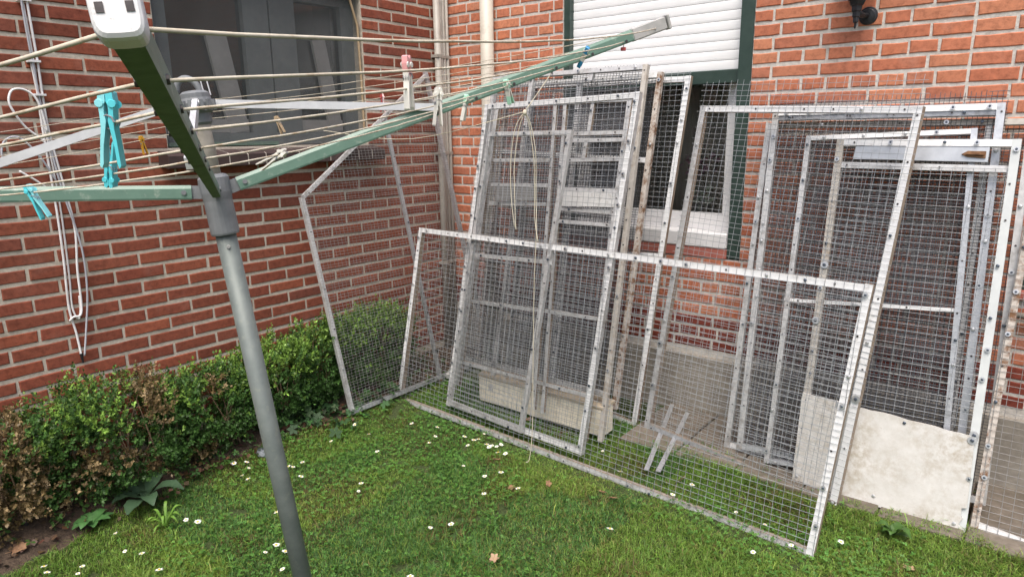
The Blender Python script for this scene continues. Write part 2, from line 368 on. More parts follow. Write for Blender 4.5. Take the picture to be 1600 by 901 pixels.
# paving at the foot of the back wall: a bed with single slabs
pb = MB(); pb.box(1.70, 5.0, -.60, -.002, -.05, .018)
pav = pb.build('pavement', 'soil', kind='structure')
slab_meshes = []
for k in range(4):
    b = MB(); r = random.Random(k)
    b.bbox((0, 0, 0), (.146, 0, 0), (0, .146, 0), (0, 0, .022), .004)
    o = b.build('paving_slab', 'slab', pav); slab_meshes.append(o)
first = True; idx = 0
for j, yc in enumerate((-.152, -.452)):
    for i in range(10):
        c = V(1.86+.3*i+RNG.uniform(-.002, .002), yc+RNG.uniform(-.002, .002), .014+RNG.uniform(-.003, .003))
        if idx < 4: o = slab_meshes[idx]; place(o, c, pav)
        else: o = dup(slab_meshes[idx % 4], c, pav)
        o.rotation_euler = (RNG.uniform(-.012, .012), RNG.uniform(-.012, .012), RNG.uniform(-.006, .006)); idx += 1

# ------------------------------------------------------------------ brick walls
CAMP = cam.matrix_world.translation; CINV = cam.matrix_world.inverted()
def px(p):
    q = CINV @ Vector(p)
    if q.z > -.05: return None
    return (800+1051.4*q.x/-q.z, 450.5-1051.4*q.y/-q.z)
def brick_mesh(L, Hh, seed, mat, D=.028):
    r = random.Random(seed); b = MB(); hl, hh = L/2, Hh/2
    top = [(-hl, hh), (-hl*.4, hh), (hl*.35, hh), (hl, hh)]; bot = [(hl, -hh), (hl*.4, -hh), (-hl*.35, -hh), (-hl, -hh)]
    ol = [(x+r.uniform(-.0016, .0016), z+r.uniform(-.0018, .0018)) for x, z in top+bot]
    n = len(ol); y0 = r.uniform(-.0008, .0008)
    tx, tz = r.uniform(-.008, .008), r.uniform(-.02, .02)
    inner = [(x*(1-.0035/hl), y0+x*tx+z*tz, z*(1-.0035/hh)) for x, z in ol]
    outer = [(x, y0+.0032+x*tx+z*tz, z) for x, z in ol]; back = [(x, D, z) for x, z in ol]
    vs = inner+outer+back
    fs = [tuple(range(n))]+[(i, i+n, (i+1) % n+n, (i+1) % n) for i in range(n)]+[(i+n, i+2*n, (i+1) % n+2*n, (i+1) % n+n) for i in range(n)]
    fs = [tuple(reversed(f)) for f in fs]
    fs[0] = tuple(range(n)); b.add(vs, fs)
    return b
def lay_bricks(wall, specs, mat, mat_far, to_world, rotz, busy):
    """specs: (s, z, length, height) in wall coordinates; the 300 largest in view become objects, the rest one mesh"""
    protos = {}
    def area(s, z, L, h):
        P = [px(to_world(s+a*L/2, 0, z+b*h/2)) for a, b in ((-1, -1), (1, -1), (1, 1), (-1, 1))]
        if None in P: return 0
        if max(p[0] for p in P) < 2 or min(p[0] for p in P) > 1598 or max(p[1] for p in P) < 2 or min(p[1] for p in P) > 899: return 0
        A = abs(sum(P[i][0]*P[(i+1) % 4][1]-P[(i+1) % 4][0]*P[i][1] for i in range(4)))/2
        return A*busy(s, z)
    order = sorted(specs, key=lambda q: -area(*q[:4]))
    for q in order[:300]:
        s, z, L, h, dk = q; key = (round(L, 3), RNG.randrange(5), dk)
        c = to_world(s, 0, z); mm = mat if not dk else dk
        if key not in protos:
            o = brick_mesh(L, h, len(protos)*37+5, mm).build('brick', mm, wall, at=(0, 0, 0)); place(o, c, wall); protos[key] = o
        else: o = dup(protos[key], c, wall)
        o.rotation_euler = (RNG.uniform(-.006, .006), 0, rotz)
        sc = RNG.uniform(-.0012, .0012)
        o.location = o.location+(to_world(0, 1, 0)-to_world(0, 0, 0))*sc
    for nm, sel in (('brick', [q for q in order[300:] if not q[4]]), ('brick', [q for q in order[300:] if q[4]])):
        if not sel: continue
        b = MB()
        for s, z, L, h, dk in sel:
            bb = brick_mesh(L, h, RNG.randrange(99999), mat)
            R = Matrix.Rotation(rotz, 3, 'Z'); c = to_world(s, RNG.uniform(-.0012, .0012), z)
            b.add([R @ Vector(v)+c for v in bb.v], bb.f)
        b.build('bricks_beyond', mat_far if not sel[0][4] else sel[0][4]+'_far', wall, kind='stuff')
def split_row(joints, lo, hi, holes, z, jw=.0118):
    """cut a course of bricks at openings; holes are (a, b, z0, z1)"""
    spans = [(lo, hi)]
    for a, b, z0, z1 in holes:
        if z0 < z < z1:
            ns = []
            for p, q in spans:
                if q <= a or p >= b: ns.append((p, q)); continue
                if p < a: ns.append((p, a))
                if q > b: ns.append((b, q))
            spans = ns
    out = []
    for p, q in spans:
        js = [p]+[j for j in joints if p+.035 < j < q-.035]+[q]
        for a, b in zip(js[:-1], js[1:]):
            a2 = a+(jw/2 if a != p or p == lo else .002); b2 = b-(jw/2 if b != q or q == hi else .002)
            if b2-a2 > .02: out.append(((a2+b2)/2, round((b2-a2), 3)))
    return out
def slab_with_holes(b, lo, hi, z0, z1, holes, face, back, axis):
    zs = sorted({z0, z1, *[h[2] for h in holes], *[h[3] for h in holes]}); zs = [z for z in zs if z0 <= z <= z1]
    for a, c in zip(zs[:-1], zs[1:]):
        zc = (a+c)/2; spans = [(lo, hi)]
        for h in holes:
            if h[2] < zc < h[3]:
                spans = [s for p, q in spans for s in ((p, min(q, h[0])), (max(p, h[1]), q)) if s[1]-s[0] > 1e-4]
        for p, q in spans:
            if axis == 'y': b.box(min(face, back), max(face, back), p, q, a, c)
            else: b.box(p, q, min(face, back), max(face, back), a, c)

# left wall (plane x = 0)
WH = [(-1.93, -.72, 1.525, 2.37)]
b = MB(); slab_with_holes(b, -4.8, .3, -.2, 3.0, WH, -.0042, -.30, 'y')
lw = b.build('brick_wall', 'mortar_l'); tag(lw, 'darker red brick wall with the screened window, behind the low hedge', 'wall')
specs = []
for v in range(-12, 31):
    z = 2.1446-v*.0661
    js = [-2.3505+u*.11+RNG.uniform(-.003, .003) for u in range(-24, 23) if (u % 2 == 0) == (v % 2 == 1)]
    for s, L in split_row(js, -4.7, -.004, WH, z): specs.append((s, z+RNG.uniform(-.0012, .0012), L, .0494+RNG.uniform(-.002, .0014), None))
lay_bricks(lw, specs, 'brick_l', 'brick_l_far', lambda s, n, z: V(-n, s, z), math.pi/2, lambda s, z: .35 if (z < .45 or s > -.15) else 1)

# back wall (plane y = 0)
M['brick_dark'] = brick_mat('dark_footing_brick', [(.17, .04, .028), (.22, .055, .036), (.19, .045, .034)], (.34, .2, .16), .4, False)
M['brick_dark_far'] = brick_mat('dark_footing_brick_rest', [(.17, .04, .028), (.22, .055, .036), (.19, .045, .034)], (.34, .2, .16), .4, True)
BH = [(.935, 2.062, .905, 2.55), (3.232, 4.0, .872, 1.6)]
b = MB(); slab_with_holes(b, -.004, 5.2, .34, 3.0, BH, .0042, .30, 'x')
bw = b.build('brick_wall', 'mortar_b'); tag(bw, 'orange brick wall with the white roller shutter, behind the leaning mesh panels', 'wall')
b = MB(); b.bbox((2.6, .14, .05), (2.6, 0, 0), (0, .16, 0), (0, 0, .298), .006); b.build('plinth', 'plinth', bw)
specs = []
SEAM = 2.968
for v in range(-12, 29):
    z = 2.1762-v*.0651
    if z < .37: continue
    if v % 2: js = [2.1568+.22*k+RNG.uniform(-.003, .003) for k in range(-12, 14)]
    else: js = [2.1568+.032+.11*k+RNG.uniform(-.003, .003) for k in range(-24, 28)]
    js = [j if j < SEAM else j+.075 for j in js if abs(j-SEAM) > .04 and not SEAM < j+.075 < SEAM+.05]
    js = sorted([j for j in js if not (SEAM-.04 < j < SEAM+.04)]+[SEAM])
    if v % 2 == 0 and RNG.random() < .35:
        k = RNG.randrange(3, len(js)-3)
        if js[k] != SEAM: js.pop(k)
    for s, L in split_row(js, .006, 5.1, BH, z): specs.append((s, z+RNG.uniform(-.0012, .0012), L, .0504+RNG.uniform(-.002, .0012), 'brick_dark' if z < .57 else None))
def busy_b(s, z):
    if .7 < s < 2.0 and z < 1.75: return .12
    if s >= 2.15 and z < 1.55: return .15
    if .3 < s < .47: return .2
    return 1
lay_bricks(bw, specs, 'brick_b', 'brick_b_far', lambda s, n, z: V(s, n, z), 0.0, busy_b)

# ------------------------------------------------------------------ left window
b = MB()
for y0, y1, z0, z1 in ((-1.93, -1.83, 1.53, 2.37), (-.81, -.72, 1.53, 2.37), (-1.43, -1.285, 1.595, 2.30), (-1.275, -1.12, 1.595, 2.30), (-1.83, -.81, 1.53, 1.595), (-1.83, -.81, 2.30, 2.37)):
    b.box(-.15, -.085, y0, y1, z0, z1)
win = b.build('window', 'win_grey', lw)
for y0, y1 in ((-1.83, -1.43), (-1.12, -.81)):
    b = MB(); b.box(-.122, -.118, y0, y1, 1.595, 2.30); b.build('glass_pane', 'glass', win)
b = MB(); b.box(-.083, -.06, -1.90, -1.30, 1.531, 1.55); b.build('green_trim', 'green_paint', win)
for p, q, wd in (((-.105, -1.585, 2.09), (-.105, -1.50, 1.60), .11), ((-.105, -.965, 2.11), (-.105, -.875, 1.60), .09)):
    b = MB(); b.bar(p, q, wd, .02, (1, 0, 0)); b.build('reflection_strip', 'reflection_pale', win)  # slanted pale strips standing in for soft reflections in the panes
for y0, y1 in ((-1.76, -1.445), (-1.115, -.83)): b = MB(); b.box(-.112, -.098, y0, y1, 1.597, 1.665); b.build('reflection_strip', 'reflection_pale', win)  # level pale strips, reflections built as shapes too
b = MB(); b.box(-.9, -.88, -2.3, -.4, 1.2, 2.7); b.box(-.88, -.30, -2.3, -2.28, 1.2, 2.7); b.box(-.88, -.30, -.42, -.4, 1.2, 2.7); b.box(-.88, -.30, -2.28, -.42, 2.68, 2.7); b.box(-.88, -.30, -2.28, -.42, 1.2, 1.22)
b.build('room_interior', 'room', lw)
N = 24; sv = []; sf = []
for i in range(N+1):
    for j in range(N+1):
        y = -1.915+1.185*i/N; z = 1.535+.825*j/N
        sv.append((-.03+.006*math.sin(i*.5)*math.sin(j*.33), y, z))
for i in range(N):
    for j in range(N): sf.append((i*(N+1)+j, (i+1)*(N+1)+j, (i+1)*(N+1)+j+1, i*(N+1)+j+1))
b = MB(); b.add(sv, sf); b.build('insect_screen', 'screen', win, smooth=True)
b = MB()
b.tube([(-.022, -.79, 2.365), (-.018, -.74, 2.2), (-.016, -.735, 1.9), (-.018, -.733, 1.56)], .007, 6); b.build('screen_batten', 'wood_tan', win)
b = MB(); b.box(-.27, -.012, -1.99, -.66, 2.371, 2.437); b.build('lintel', 'wood_dark', lw)
# reveals

# glazed sill tiles, one by one
y = -1.985; k = 0; tile0 = None
tb = MB()
prof = [(-.085, 1.528), (.085, 1.499), (.10, 1.49), (.10, 1.437), (.085, 1.432), (-.0, 1.445), (-.085, 1.445)]
P = [(x, -.0472, z) for x, z in prof]; Q = [(x, .0472, z) for x, z in prof]; n = len(prof)
tb.add(P+Q, [tuple(range(n)), tuple(range(2*n-1, n-1, -1))]+[(i, i+n, (i+1) % n+n, (i+1) % n) for i in range(n)])
while y < -.70:
    c = V(0, y+.05, 1.48)
    if tile0 is None: tile0 = tb.build('sill_tile', 'sill_tile', lw, at=(0, 0, 1.48)); place(tile0, c, lw); o = tile0
    else: o = dup(tile0, c, lw)
    o.rotation_euler = (RNG.uniform(-.008, .008), RNG.uniform(-.008, .008), 0); y += .1005
b = MB(); n = 7; pj = [(-.083, 1.5265), (.084, 1.4975), (.0985, 1.489), (.0985, 1.4385), (.085, 1.4335), (.0, 1.4465), (-.083, 1.4465)]
P = [(x, -1.978, z) for x, z in pj]; Q = [(x, -.69, z) for x, z in pj]
b.add(P+Q, [tuple(range(n)), tuple(range(2*n-1, n-1, -1))]+[(i, i+n, (i+1) % n+n, (i+1) % n) for i in range(n)])
b.build('sill_joint', 'tile_joint', lw)

# ------------------------------------------------------------------ back window, shutter, sill
b = MB()
b.box(.937, .976, .012, .10, .96, 2.55); b.box(1.993, 2.060, .004, .10, .915, 2.55)
sh = b.build('roller_shutter', 'dark_green', bw)
sp = MB(); H = .0478; prof = [(0, -.5), (-.003, -.485), (-.0042, -.3), (-.0046, 0), (-.0042, .3), (-.003, .455), (0, .465), (.006, .465), (.006, -.5)]
sp.add([(0.977, .055+a, bq*H) for a, bq in prof]+[(1.992, .055+a, bq*H) for a, bq in prof], [(i, (i+1) % 9, (i+1) % 9+9, i+9) for i in range(9)]+[tuple(range(8, -1, -1)), tuple(range(9, 18))])
slat = None
for i in range(14):
    c = V(1.4845, .055, 1.905+i*H)
    if slat is None: slat = sp.build('slat', 'slat', sh, at=(1.4845, .055, 0)); place(slat, c, sh)
    else: dup(slat, c, sh)
b = MB(); b.box(.978, 1.991, .058, .066, 1.88, 2.55); b.build('slat_backing', 'slat_gap', sh)
b = MB(); b.bbox((1.4845, .05, 1.847), (.507, 0, 0), (0, .014, 0), (0, 0, .034), .004); b.build('bottom_bar', 'dark_green', sh)
b = MB()
for x0, x1, z0, z1 in ((.978, 1.02, .97, 2.5), (1.945, 1.99, 1.045, 2.5), (1.02, 1.945, 1.045, 1.095)): b.box(x0, x1, .105, .16, z0, z1)
bwin = b.build('window', 'white_upvc', bw)
b = MB()
for x0, x1, z0, z1 in ((1.909, 1.944, 1.096, 2.4), (1.021, 1.056, 1.096, 2.4), (1.056, 1.909, 1.096, 1.135)): b.box(x0, x1, .12, .17, z0, z1)
b.build('sash', 'white_upvc', bwin)
b = MB(); b.box(1.056, 1.909, .135, .139, 1.135, 2.4); b.build('glass_pane', 'glass', bwin)
b = MB(); b.bbox((1.484, .085, 1.003), (.506, 0, 0), (0, .095, 0), (0, 0, .041), .006); b.build('window_sill', 'white_upvc', bwin)
b = MB(); b.bbox((1.464, .10, .934), (.527, 0, 0), (0, .105, 0), (0, 0, .027), .004); b.build('red_sill', 'red_sill', bw)
b = MB(); b.box(.8, 2.2, 1.2, 1.22, .8, 2.6); b.box(.8, .82, .30, 1.2, .8, 2.6); b.box(2.18, 2.2, .30, 1.2, .8, 2.6); b.box(.82, 2.18, .30, 1.2, 2.58, 2.6); b.box(.82, 2.18, .30, 1.2, .8, .82)
b.build('room_interior', 'room', bw)
b = MB(); P = []
for i in range(61): x = 1.0+.98*i/60; P.append((x, .36+.016*math.sin(i*.9)+.008*math.sin(i*2.3)))
b.add([(x, y, 1.0) for x, y in P]+[(x, y, 2.5) for x, y in P], [(i, i+1, i+62, i+61) for i in range(60)]); b.build('curtain', 'curtain', bwin, smooth=True)
b = MB(); b.box(.935, 2.062, .20, .30, .905, .965); b.build('inner_ledge', 'plinth', bw)
# low side window at the right end
b = MB(); b.box(3.236, 3.27, .05, .12, .905, 1.6); b.box(3.27, 4.0, .05, .12, .905, .94); sw = b.build('window', 'dark_green', bw)
b = MB(); b.box(3.27, 4.0, .09, .095, .94, 1.6); b.build('glass_pane', 'glass', sw)
b = MB(); b.box(3.1, 4.2, .5, .52, .8, 1.8); b.build('room_interior', 'room', bw)
b = MB(); b.bbox((3.616, .05, .887), (.383, 0, 0), (0, .07, 0), (0, 0, .0155), .003); b.build('red_sill', 'red_sill', bw)

# plants on the inside ledge of the back window
t = thing('potted_plant', (1.78, .25, .965), 'pink flowering plant with pale leaves seen behind the lower window glass', 'plant')
b = MB(); b.lathe((1.78, .25, .967), [(.04, 0), (.055, .1), (.06, .1), (.06, .12)], 12); b.build('pot', 'plate_grey', t)
b = MB(); r = random.Random(3)
for k in range(46):
    c = V(1.72+r.gauss(0, .055), .25+r.gauss(0, .03), 1.40+r.gauss(0, .045)); u = V(r.uniform(-1, 1), r.uniform(-1, 0), r.uniform(-1, 1)).normalized(); u2 = u.orthogonal().normalized(); s = r.uniform(.012, .022); w2 = u.cross(u2)
    b.add([c-u2*s, c-w2*s*.8+u*.004, c+u2*s, c+w2*s*.8+u*.004], [(0, 1, 2, 3)])
b.build('flower_head', 'lilac', t, kind='stuff')
b = MB()
for k in range(16):
    c = V(1.76+r.gauss(0, .03), .24+r.gauss(0, .02), 1.21+r.gauss(0, .045)); a = r.uniform(0, 6.28); d = V(math.cos(a), -.3, math.sin(a))*.04; s2 = d.cross(V(0, 1, 0)).normalized()*.012
    b.add([c, c+d*.5+s2, c+d, c+d*.5-s2], [(0, 1, 2, 3)])
b.build('pale_leaves', 'variegated', t, kind='stuff')
b = MB(); b.tube([(1.78, .25, 1.08), (1.77, .25, 1.2), (1.74, .25, 1.3), (1.72, .25, 1.4)], .003, 5); b.build('stem', 'twig', t)

# ------------------------------------------------------------------ pipes, lamp, cables
t = thing('drainpipe', (.395, -.06, .03), 'wide cream drainpipe down the orange wall left of the shutter', 'pipe')
b = MB(); b.tube([(.395, -.052, .03), (.395, -.052, 2.95)], .043, 20); b.build('pipe', 'pvc_cream', t, smooth=True)
b = MB(); b.tube([(.395, -.052, 1.62), (.395, -.052, 1.68)], .047, 20); b.build('socket', 'pvc_cream', t, smooth=True)
specs_p = [('thick grey pipe standing in the corner of the two walls', .022, .038, -.133), ('thin grey pipe beside the thick one in the wall corner', .012, .02, -.082), ('thin pale pipe in the middle of the corner bundle', .011, .018, -.054), ('thin beige pipe closest to the orange wall in the corner', .012, .02, -.024)]
for lab, r, x, y in specs_p:
    t = thing('conduit', (x, y, .05), lab, 'pipe', 'pipes standing in the wall corner')
    b = MB(); b.tube([(x, y, .05), (x+.002, y, 1.2), (x, y, 2.95)], r, 14); b.build('tube', 'pvc_grey', t, smooth=True)
    for z in (.7, 1.45, 2.075): b = MB(); b.box(.0, x+r+.002, y-r-.002, y+r+.002, z-.009, z+.009); b.build('pipe_clip', 'pvc_grey', t)
t = thing('water_pipe', (3.4, -.03, .80), 'short grey pipe running level along the wall under the low window', 'pipe')
b = MB(); b.tube([(3.17, -.035, .81), (4.4, -.035, .80)], .012, 12); b.build('tube', 'pvc_grey', t, smooth=True)
b = MB(); b.box(3.3, 3.32, -.05, 0, .785, .82); b.build('pipe_clip', 'pvc_grey', t)

t = thing('wall_lamp', (2.53, -.08, 2.1), 'black lantern lamp on a round bracket on the orange wall', 'lamp')
b = MB(); b.lathe((2.567, -.0, 2.062), [(.0385, 0), (.0385, .005), (.036, .008), (.030, .009), (.027, .012), (.012, .014)], 20, axis=(0, -1, 0)); b.build('wall_plate', 'lamp', t, smooth=False)
b = MB(); b.tube([(2.565, -.02, 2.062), (2.555, -.06, 2.058), (2.545, -.10, 2.07)], .011, 8); b.build('arm', 'lamp', t, smooth=True)
b = MB(); b.lathe((2.54, -.105, 2.0), [(.001, 0), (.005, .006), (.0055, .022), (.0125, .028), (.013, .045), (.017, .05), (.0175, .068), (.022, .073), (.023, .092), (.03, .098), (.034, .11), (.042, .118), (.046, .128)], 6); b.build('finial', 'lamp', t)
b = MB(); b.lathe((2.54, -.105, 2.128), [(.046, 0), (.075, .2)], 6); b.build('lantern_glass', 'lamp_glass', t)
b = MB(); b.lathe((2.54, -.105, 2.328), [(.09, 0), (.06, .05), (.015, .09), (.008, .12)], 6)
for k in range(6):
    a = 2*math.pi*k/6; u = Vector((0, 0, 1)).orthogonal(); v2 = Vector((0, 0, 1)).cross(u)
    d = u*math.cos(a)+v2*math.sin(a); b.tube([V(2.54, -.105, 2.128)+d*.047, V(2.54, -.105, 2.328)+d*.077], .004, 5)
b.build('lantern_roof', 'lamp', t)

t = thing('cable_bundle', (.01, -2.43, .62), 'bundle of white and grey cables hanging down the red brick wall', 'cable')
def wc(pts, r, mt, nm='cable_strand', x=.012):
    P = [V(x+.004*math.sin(i*1.7), y, z) for i, (y, z) in enumerate(pts)]
    # smooth
    Q = []
    for i in range(len(P)-1):
        p0, p1, p2, p3 = P[max(i-1, 0)], P[i], P[i+1], P[min(i+2, len(P)-1)]
        for k in range(6):
            s = k/6; Q.append(.5*((2*p1)+(p2-p0)*s+(2*p0-5*p1+4*p2-p3)*s*s+(3*p1-p0-3*p2+p3)*s**3))
    Q.append(P[-1]); bb = MB(); bb.tube(Q, r, 7); return bb.build(nm, mt, t, smooth=True)
wc([(-2.445, 2.8), (-2.437, 2.11), (-2.432, 1.88), (-2.437, 1.63), (-2.436, 1.316), (-2.440, 1.08), (-2.448, .86), (-2.436, .74), (-2.432, .635)], .0048, 'cable_w', x=.012)
wc([(-2.432, 2.8), (-2.425, 2.11), (-2.42, 1.88), (-2.420, 1.63), (-2.40, 1.40), (-2.382, 1.20), (-2.395, 1.02), (-2.40, .88), (-2.412, .82), (-2.44, .815), (-2.455, .80)], .0048, 'cable_w', x=.02)
wc([(-2.452, 2.8), (-2.446, 2.11), (-2.44, 1.88), (-2.43, 1.63), (-2.41, 1.38), (-2.37, 1.12), (-2.372, .92), (-2.40, .75), (-2.424, .635)], .0042, 'cable_g', x=.026)
wc([(-2.44, 1.88), (-2.428, 1.6), (-2.418, 1.3), (-2.425, 1.0), (-2.435, .86), (-2.42, .80), (-2.405, .83), (-2.40, .9)], .004, 'cable_w', x=.006)
wc([(-2.428, 1.60), (-2.445, 1.72), (-2.48, 1.765), (-2.525, 1.765), (-2.545, 1.72), (-2.53, 1.67), (-2.50, 1.62), (-2.45, 1.57), (-2.43, 1.53)], .0045, 'cable_w', x=.03)
wc([(-2.425, 1.40), (-2.47, 1.50), (-2.53, 1.58), (-2.58, 1.57), (-2.60, 1.52), (-2.59, 1.47)], .0042, 'cable_g', x=.034)
wc([(-2.55, 1.45), (-2.50, 1.41), (-2.46, 1.37), (-2.43, 1.32)], .0045, 'cable_w', x=.03)
b = MB(); b.tube([(.016, -2.432, .645), (.014, -2.429, .60)], [.007, .0035], 8); b.build('tape_end', 'lamp', t)
for z in (1.88, 2.11, 1.75):
    b = MB(); b.box(.0, .034, -2.455, -2.412, z-.004, z+.004); b.build('cable_clip', 'cable_w', t)

PANEL_DATA = {
 'P1': {"o":[0.342,-0.903,0.0],"u":[0.9993,-0.0355,-0.0068],"v":[0.0127,0.171,0.9852],"p":[[0.059,1.06],[2.489,1.06],[2.43,0.0],[0.0,0.0]],"r":[]},
 'P3': {"o":[0.683,-0.825,0.03],"u":[0.9956,-0.092,0.0183],"v":[-0.0031,0.1623,0.9867],"p":[[0.123,1.724],[1.124,1.724],[1.0,0.0],[-0.0,-0.0]],"r":[]},
 'P4': {"o":[0.683,-0.86,0.03],"u":[0.9956,-0.092,0.0183],"v":[-0.0031,0.1623,0.9867],"p":[[0.194,1.573],[0.775,1.565],[0.628,0.016],[0.045,0.03]],"r":[[[0.163,0.902],[0.728,0.918]]]},
 'P9': {"o":[1.756,-0.418,0.035],"u":[0.9825,-0.1824,-0.0377],"v":[0.0696,0.1714,0.9828],"p":[[-0.012,1.694],[1.006,1.694],[1.019,-0.0],[0.0,0.0]],"r":[]},
 'P5': {"o":[0.75,-0.755,0.035],"u":[1.0,0.0,0.0],"v":[-0.0,0.1917,0.9815],"p":[[0.016,1.746],[0.884,1.744],[0.853,-0.0],[-0.068,0.097]],"r":[[[-0.05,0.235],[0.845,0.235]],[[0.424,1.737],[0.503,0.081]],[[0.486,1.735],[0.563,0.078]],[[0.509,1.564],[0.88,1.57]],[[0.514,1.531],[0.878,1.533]],[[0.52,1.427],[0.876,1.439]],[[0.532,1.277],[0.872,1.281]],[[0.53,1.172],[0.873,1.173]],[[0.522,1.107],[0.863,1.108]],[[0.037,1.421],[0.437,1.426]],[[0.037,1.282],[0.439,1.293]],[[0.037,1.177],[0.436,1.191]],[[0.657,1.722],[0.651,1.566]],[[0.644,1.53],[0.639,1.429]],[[-0.021,0.602],[0.484,0.622]],[[0.505,0.625],[0.88,0.633]]],"plates":[[[0.55,1.267],[0.859,1.271],[0.858,1.198],[0.548,1.187]],[[0.09,1.274],[0.381,1.281],[0.375,1.205],[0.088,1.19]]]},
 'P6': {"o":[0.6,-0.69,0.035],"u":[1.0,0.0,0.0],"v":[-0.0,0.2479,0.9688],"p":[[-0.032,1.944],[1.002,1.938],[1.06,-0.008],[0.022,0.064]],"r":[[[0.03,0.235],[1.03,0.235]],[[0.26,1.933],[0.288,0.085]],[[0.67,1.935],[0.66,1.876]]]},
 'P7': {"o":[0.6,-0.5,0.035],"u":[1.0,0.0,0.0],"v":[-0.0,0.1866,0.9824],"p":[[0.02,1.872],[1.057,1.873],[1.02,0.088],[-0.006,0.125]],"r":[[[-0.079,1.466],[1.018,1.422]],[[0.55,1.871],[0.585,0.132]]]},
 'P8': {"o":[0.7,-0.36,0.035],"u":[1.0,0.0,0.0],"v":[-0.0,0.1456,0.9893],"p":[[0.069,1.853],[1.089,1.836],[0.981,-0.051],[0.049,0.078]],"r":[[[0.021,0.866],[1.034,0.908]]]},
 'P10': {"o":[2.55,-0.51,0.035],"u":[1.0,0.0,0.0],"v":[-0.0,0.2218,0.9751],"p":[[-0.025,1.537],[0.637,1.534],[0.66,-0.015],[0.001,-0.001]],"r":[[[-0.014,1.424],[0.634,1.418]]],"plates":[[[0.057,1.506],[0.539,1.504],[0.539,1.444],[0.052,1.45]]],"board":[[-0.008,0.398],[0.642,0.367],[0.66,-0.015],[0.001,-0.001]],"latch":[[0.469,1.476],[0.525,1.471]]},
 'P11': {"o":[2.4,-0.455,0.035],"u":[1.0,0.0,0.0],"v":[-0.0,0.2067,0.9784],"p":[[-0.016,1.547],[0.637,1.573],[0.718,0.093],[0.002,0.011]],"r":[[[-0.011,0.786],[0.674,0.838]]]},
 'P12': {"o":[2.2,-0.42,0.035],"u":[1.0,0.0,0.0],"v":[-0.0,0.2003,0.9797],"p":[[0.009,1.668],[0.915,1.67],[0.965,0.094],[0.055,0.025]],"r":[[[0.012,1.632],[0.912,1.636]],[[0.012,1.632],[0.912,1.636]]]},
 'P13': {"o":[2.1,-0.385,0.035],"u":[1.0,0.0,0.0],"v":[-0.0,0.2003,0.9797],"p":[[0.073,1.608],[1.119,1.608],[1.158,0.056],[0.083,-0.002]],"r":[[[0.97,1.596],[1.004,0.059]]]},
 'P14': {"o":[3.2,-0.48,0.035],"u":[1.0,0.0,0.0],"v":[-0.0,0.2594,0.9658],"p":[[0.038,1.363],[0.345,1.398],[0.385,-0.037],[0.022,0.002]],"r":[]},
 'P2': {"o":[0.4,-1.282,0.06],"u":[0.02,0.9998,0.0],"v":[-0.1926,0.0039,0.9813],"p":[[-0.064,1.22],[1.035,1.948],[1.181,0.003],[-0.004,-0.007]],"r":[[[0.622,1.656],[0.702,-0.03]]]},
}
DAISY = [(0.714, -1.128), (0.865, -1.081), (0.932, -1.164), (1.061, -1.078), (1.147, -1.148), (1.125, -1.077), (1.141, -1.059), (1.134, -1.006), (1.214, -1.079), (1.239, -1.063), (1.237, -1.086), (1.278, -1.076), (1.278, -1.04), (1.355, -1.101), (1.326, -1.123), (1.272, -1.317), (1.419, -1.332), (1.458, -1.261), (1.525, -1.461), (1.567, -1.714), (1.509, -1.774), (0.631, -1.358), (0.515, -1.356), (0.57, -1.555), (0.621, -1.764), (0.62, -1.816), (0.613, -1.835), (0.743, -1.855), (0.826, -1.468), (0.98, -1.255), (1.03, -1.736), (1.075, -1.787), (0.943, -2.11), (1.135, -2.235), (1.142, -2.287), (1.184, -2.228), (1.289, -2.309), (1.68, -2.045), (0.427, -2.005), (0.452, -1.954), (0.509, -1.977), (0.568, -2.018), (0.523, -2.021), (0.69, -2.367), (0.728, -2.338), (0.548, -2.582), (0.705, -2.611), (0.76, -2.573), (0.913, -2.578), (0.57, -2.836), (0.678, -2.748), (0.715, -2.776), (0.801, -2.74), (0.615, -2.841), (0.624, -2.895), (1.717, -0.778), (1.901, -0.928), (2.219, -0.847), (2.19, -0.984), (2.456, -0.952), (2.573, -0.946), (2.104, -1.368), (1.613, -1.331), (2.272, -1.622), (2.598, -1.155), (2.842, -0.885), (2.702, -1.04)]
LEAVES = [((2.146, -.819), .075, 'large tan oak leaf behind the mesh of the long low panel', 'dead_leaf_tan', .9), ((1.169, -.669), .05, 'brown leaf lying before the cream block', 'dead_leaf', .3), ((1.838, -1.765), .055, 'tan oak leaf alone in the middle of the lawn', 'dead_leaf_tan', .4),
 ((1.972, -1.121), .05, 'curled brown leaf just in front of the low panel bottom rail', 'dead_leaf', .3), ((1.564, -1.312), .045, 'brown leaf in the grass right of the daisies', 'dead_leaf', .2), ((3.072, -.879), .045, 'pale brown leaf in the grass before the flaking white board', 'dead_leaf_tan', .2),
 ((1.329, -1.143), .045, 'brown leaf among the cluster of daisies', 'dead_leaf', .2), ((1.906, -1.102), .04, 'small brown leaf beside the curled one at the bottom rail', 'dead_leaf', .3), ((1.68, -1.19), .05, 'dark brown leaf under the long string tail', 'dead_leaf', .4),
 ((1.42, -.70), .045, 'brown leaf upright behind the left stack mesh', 'dead_leaf', .9), ((.36, -2.72), .08, 'large curled brown leaf on the soil below the left shrub', 'dead_leaf_tan', .6), ((.40, -2.86), .07, 'brown leaf on the bare soil at the left edge', 'dead_leaf', .3),
 ((.33, -2.22), .06, 'brown leaf on the soil under the dull shrub', 'dead_leaf', .3), ((.28, -1.40), .07, 'pale standing leaf on the soil beside the slanting panel foot', 'dead_leaf_tan', 1.1)]
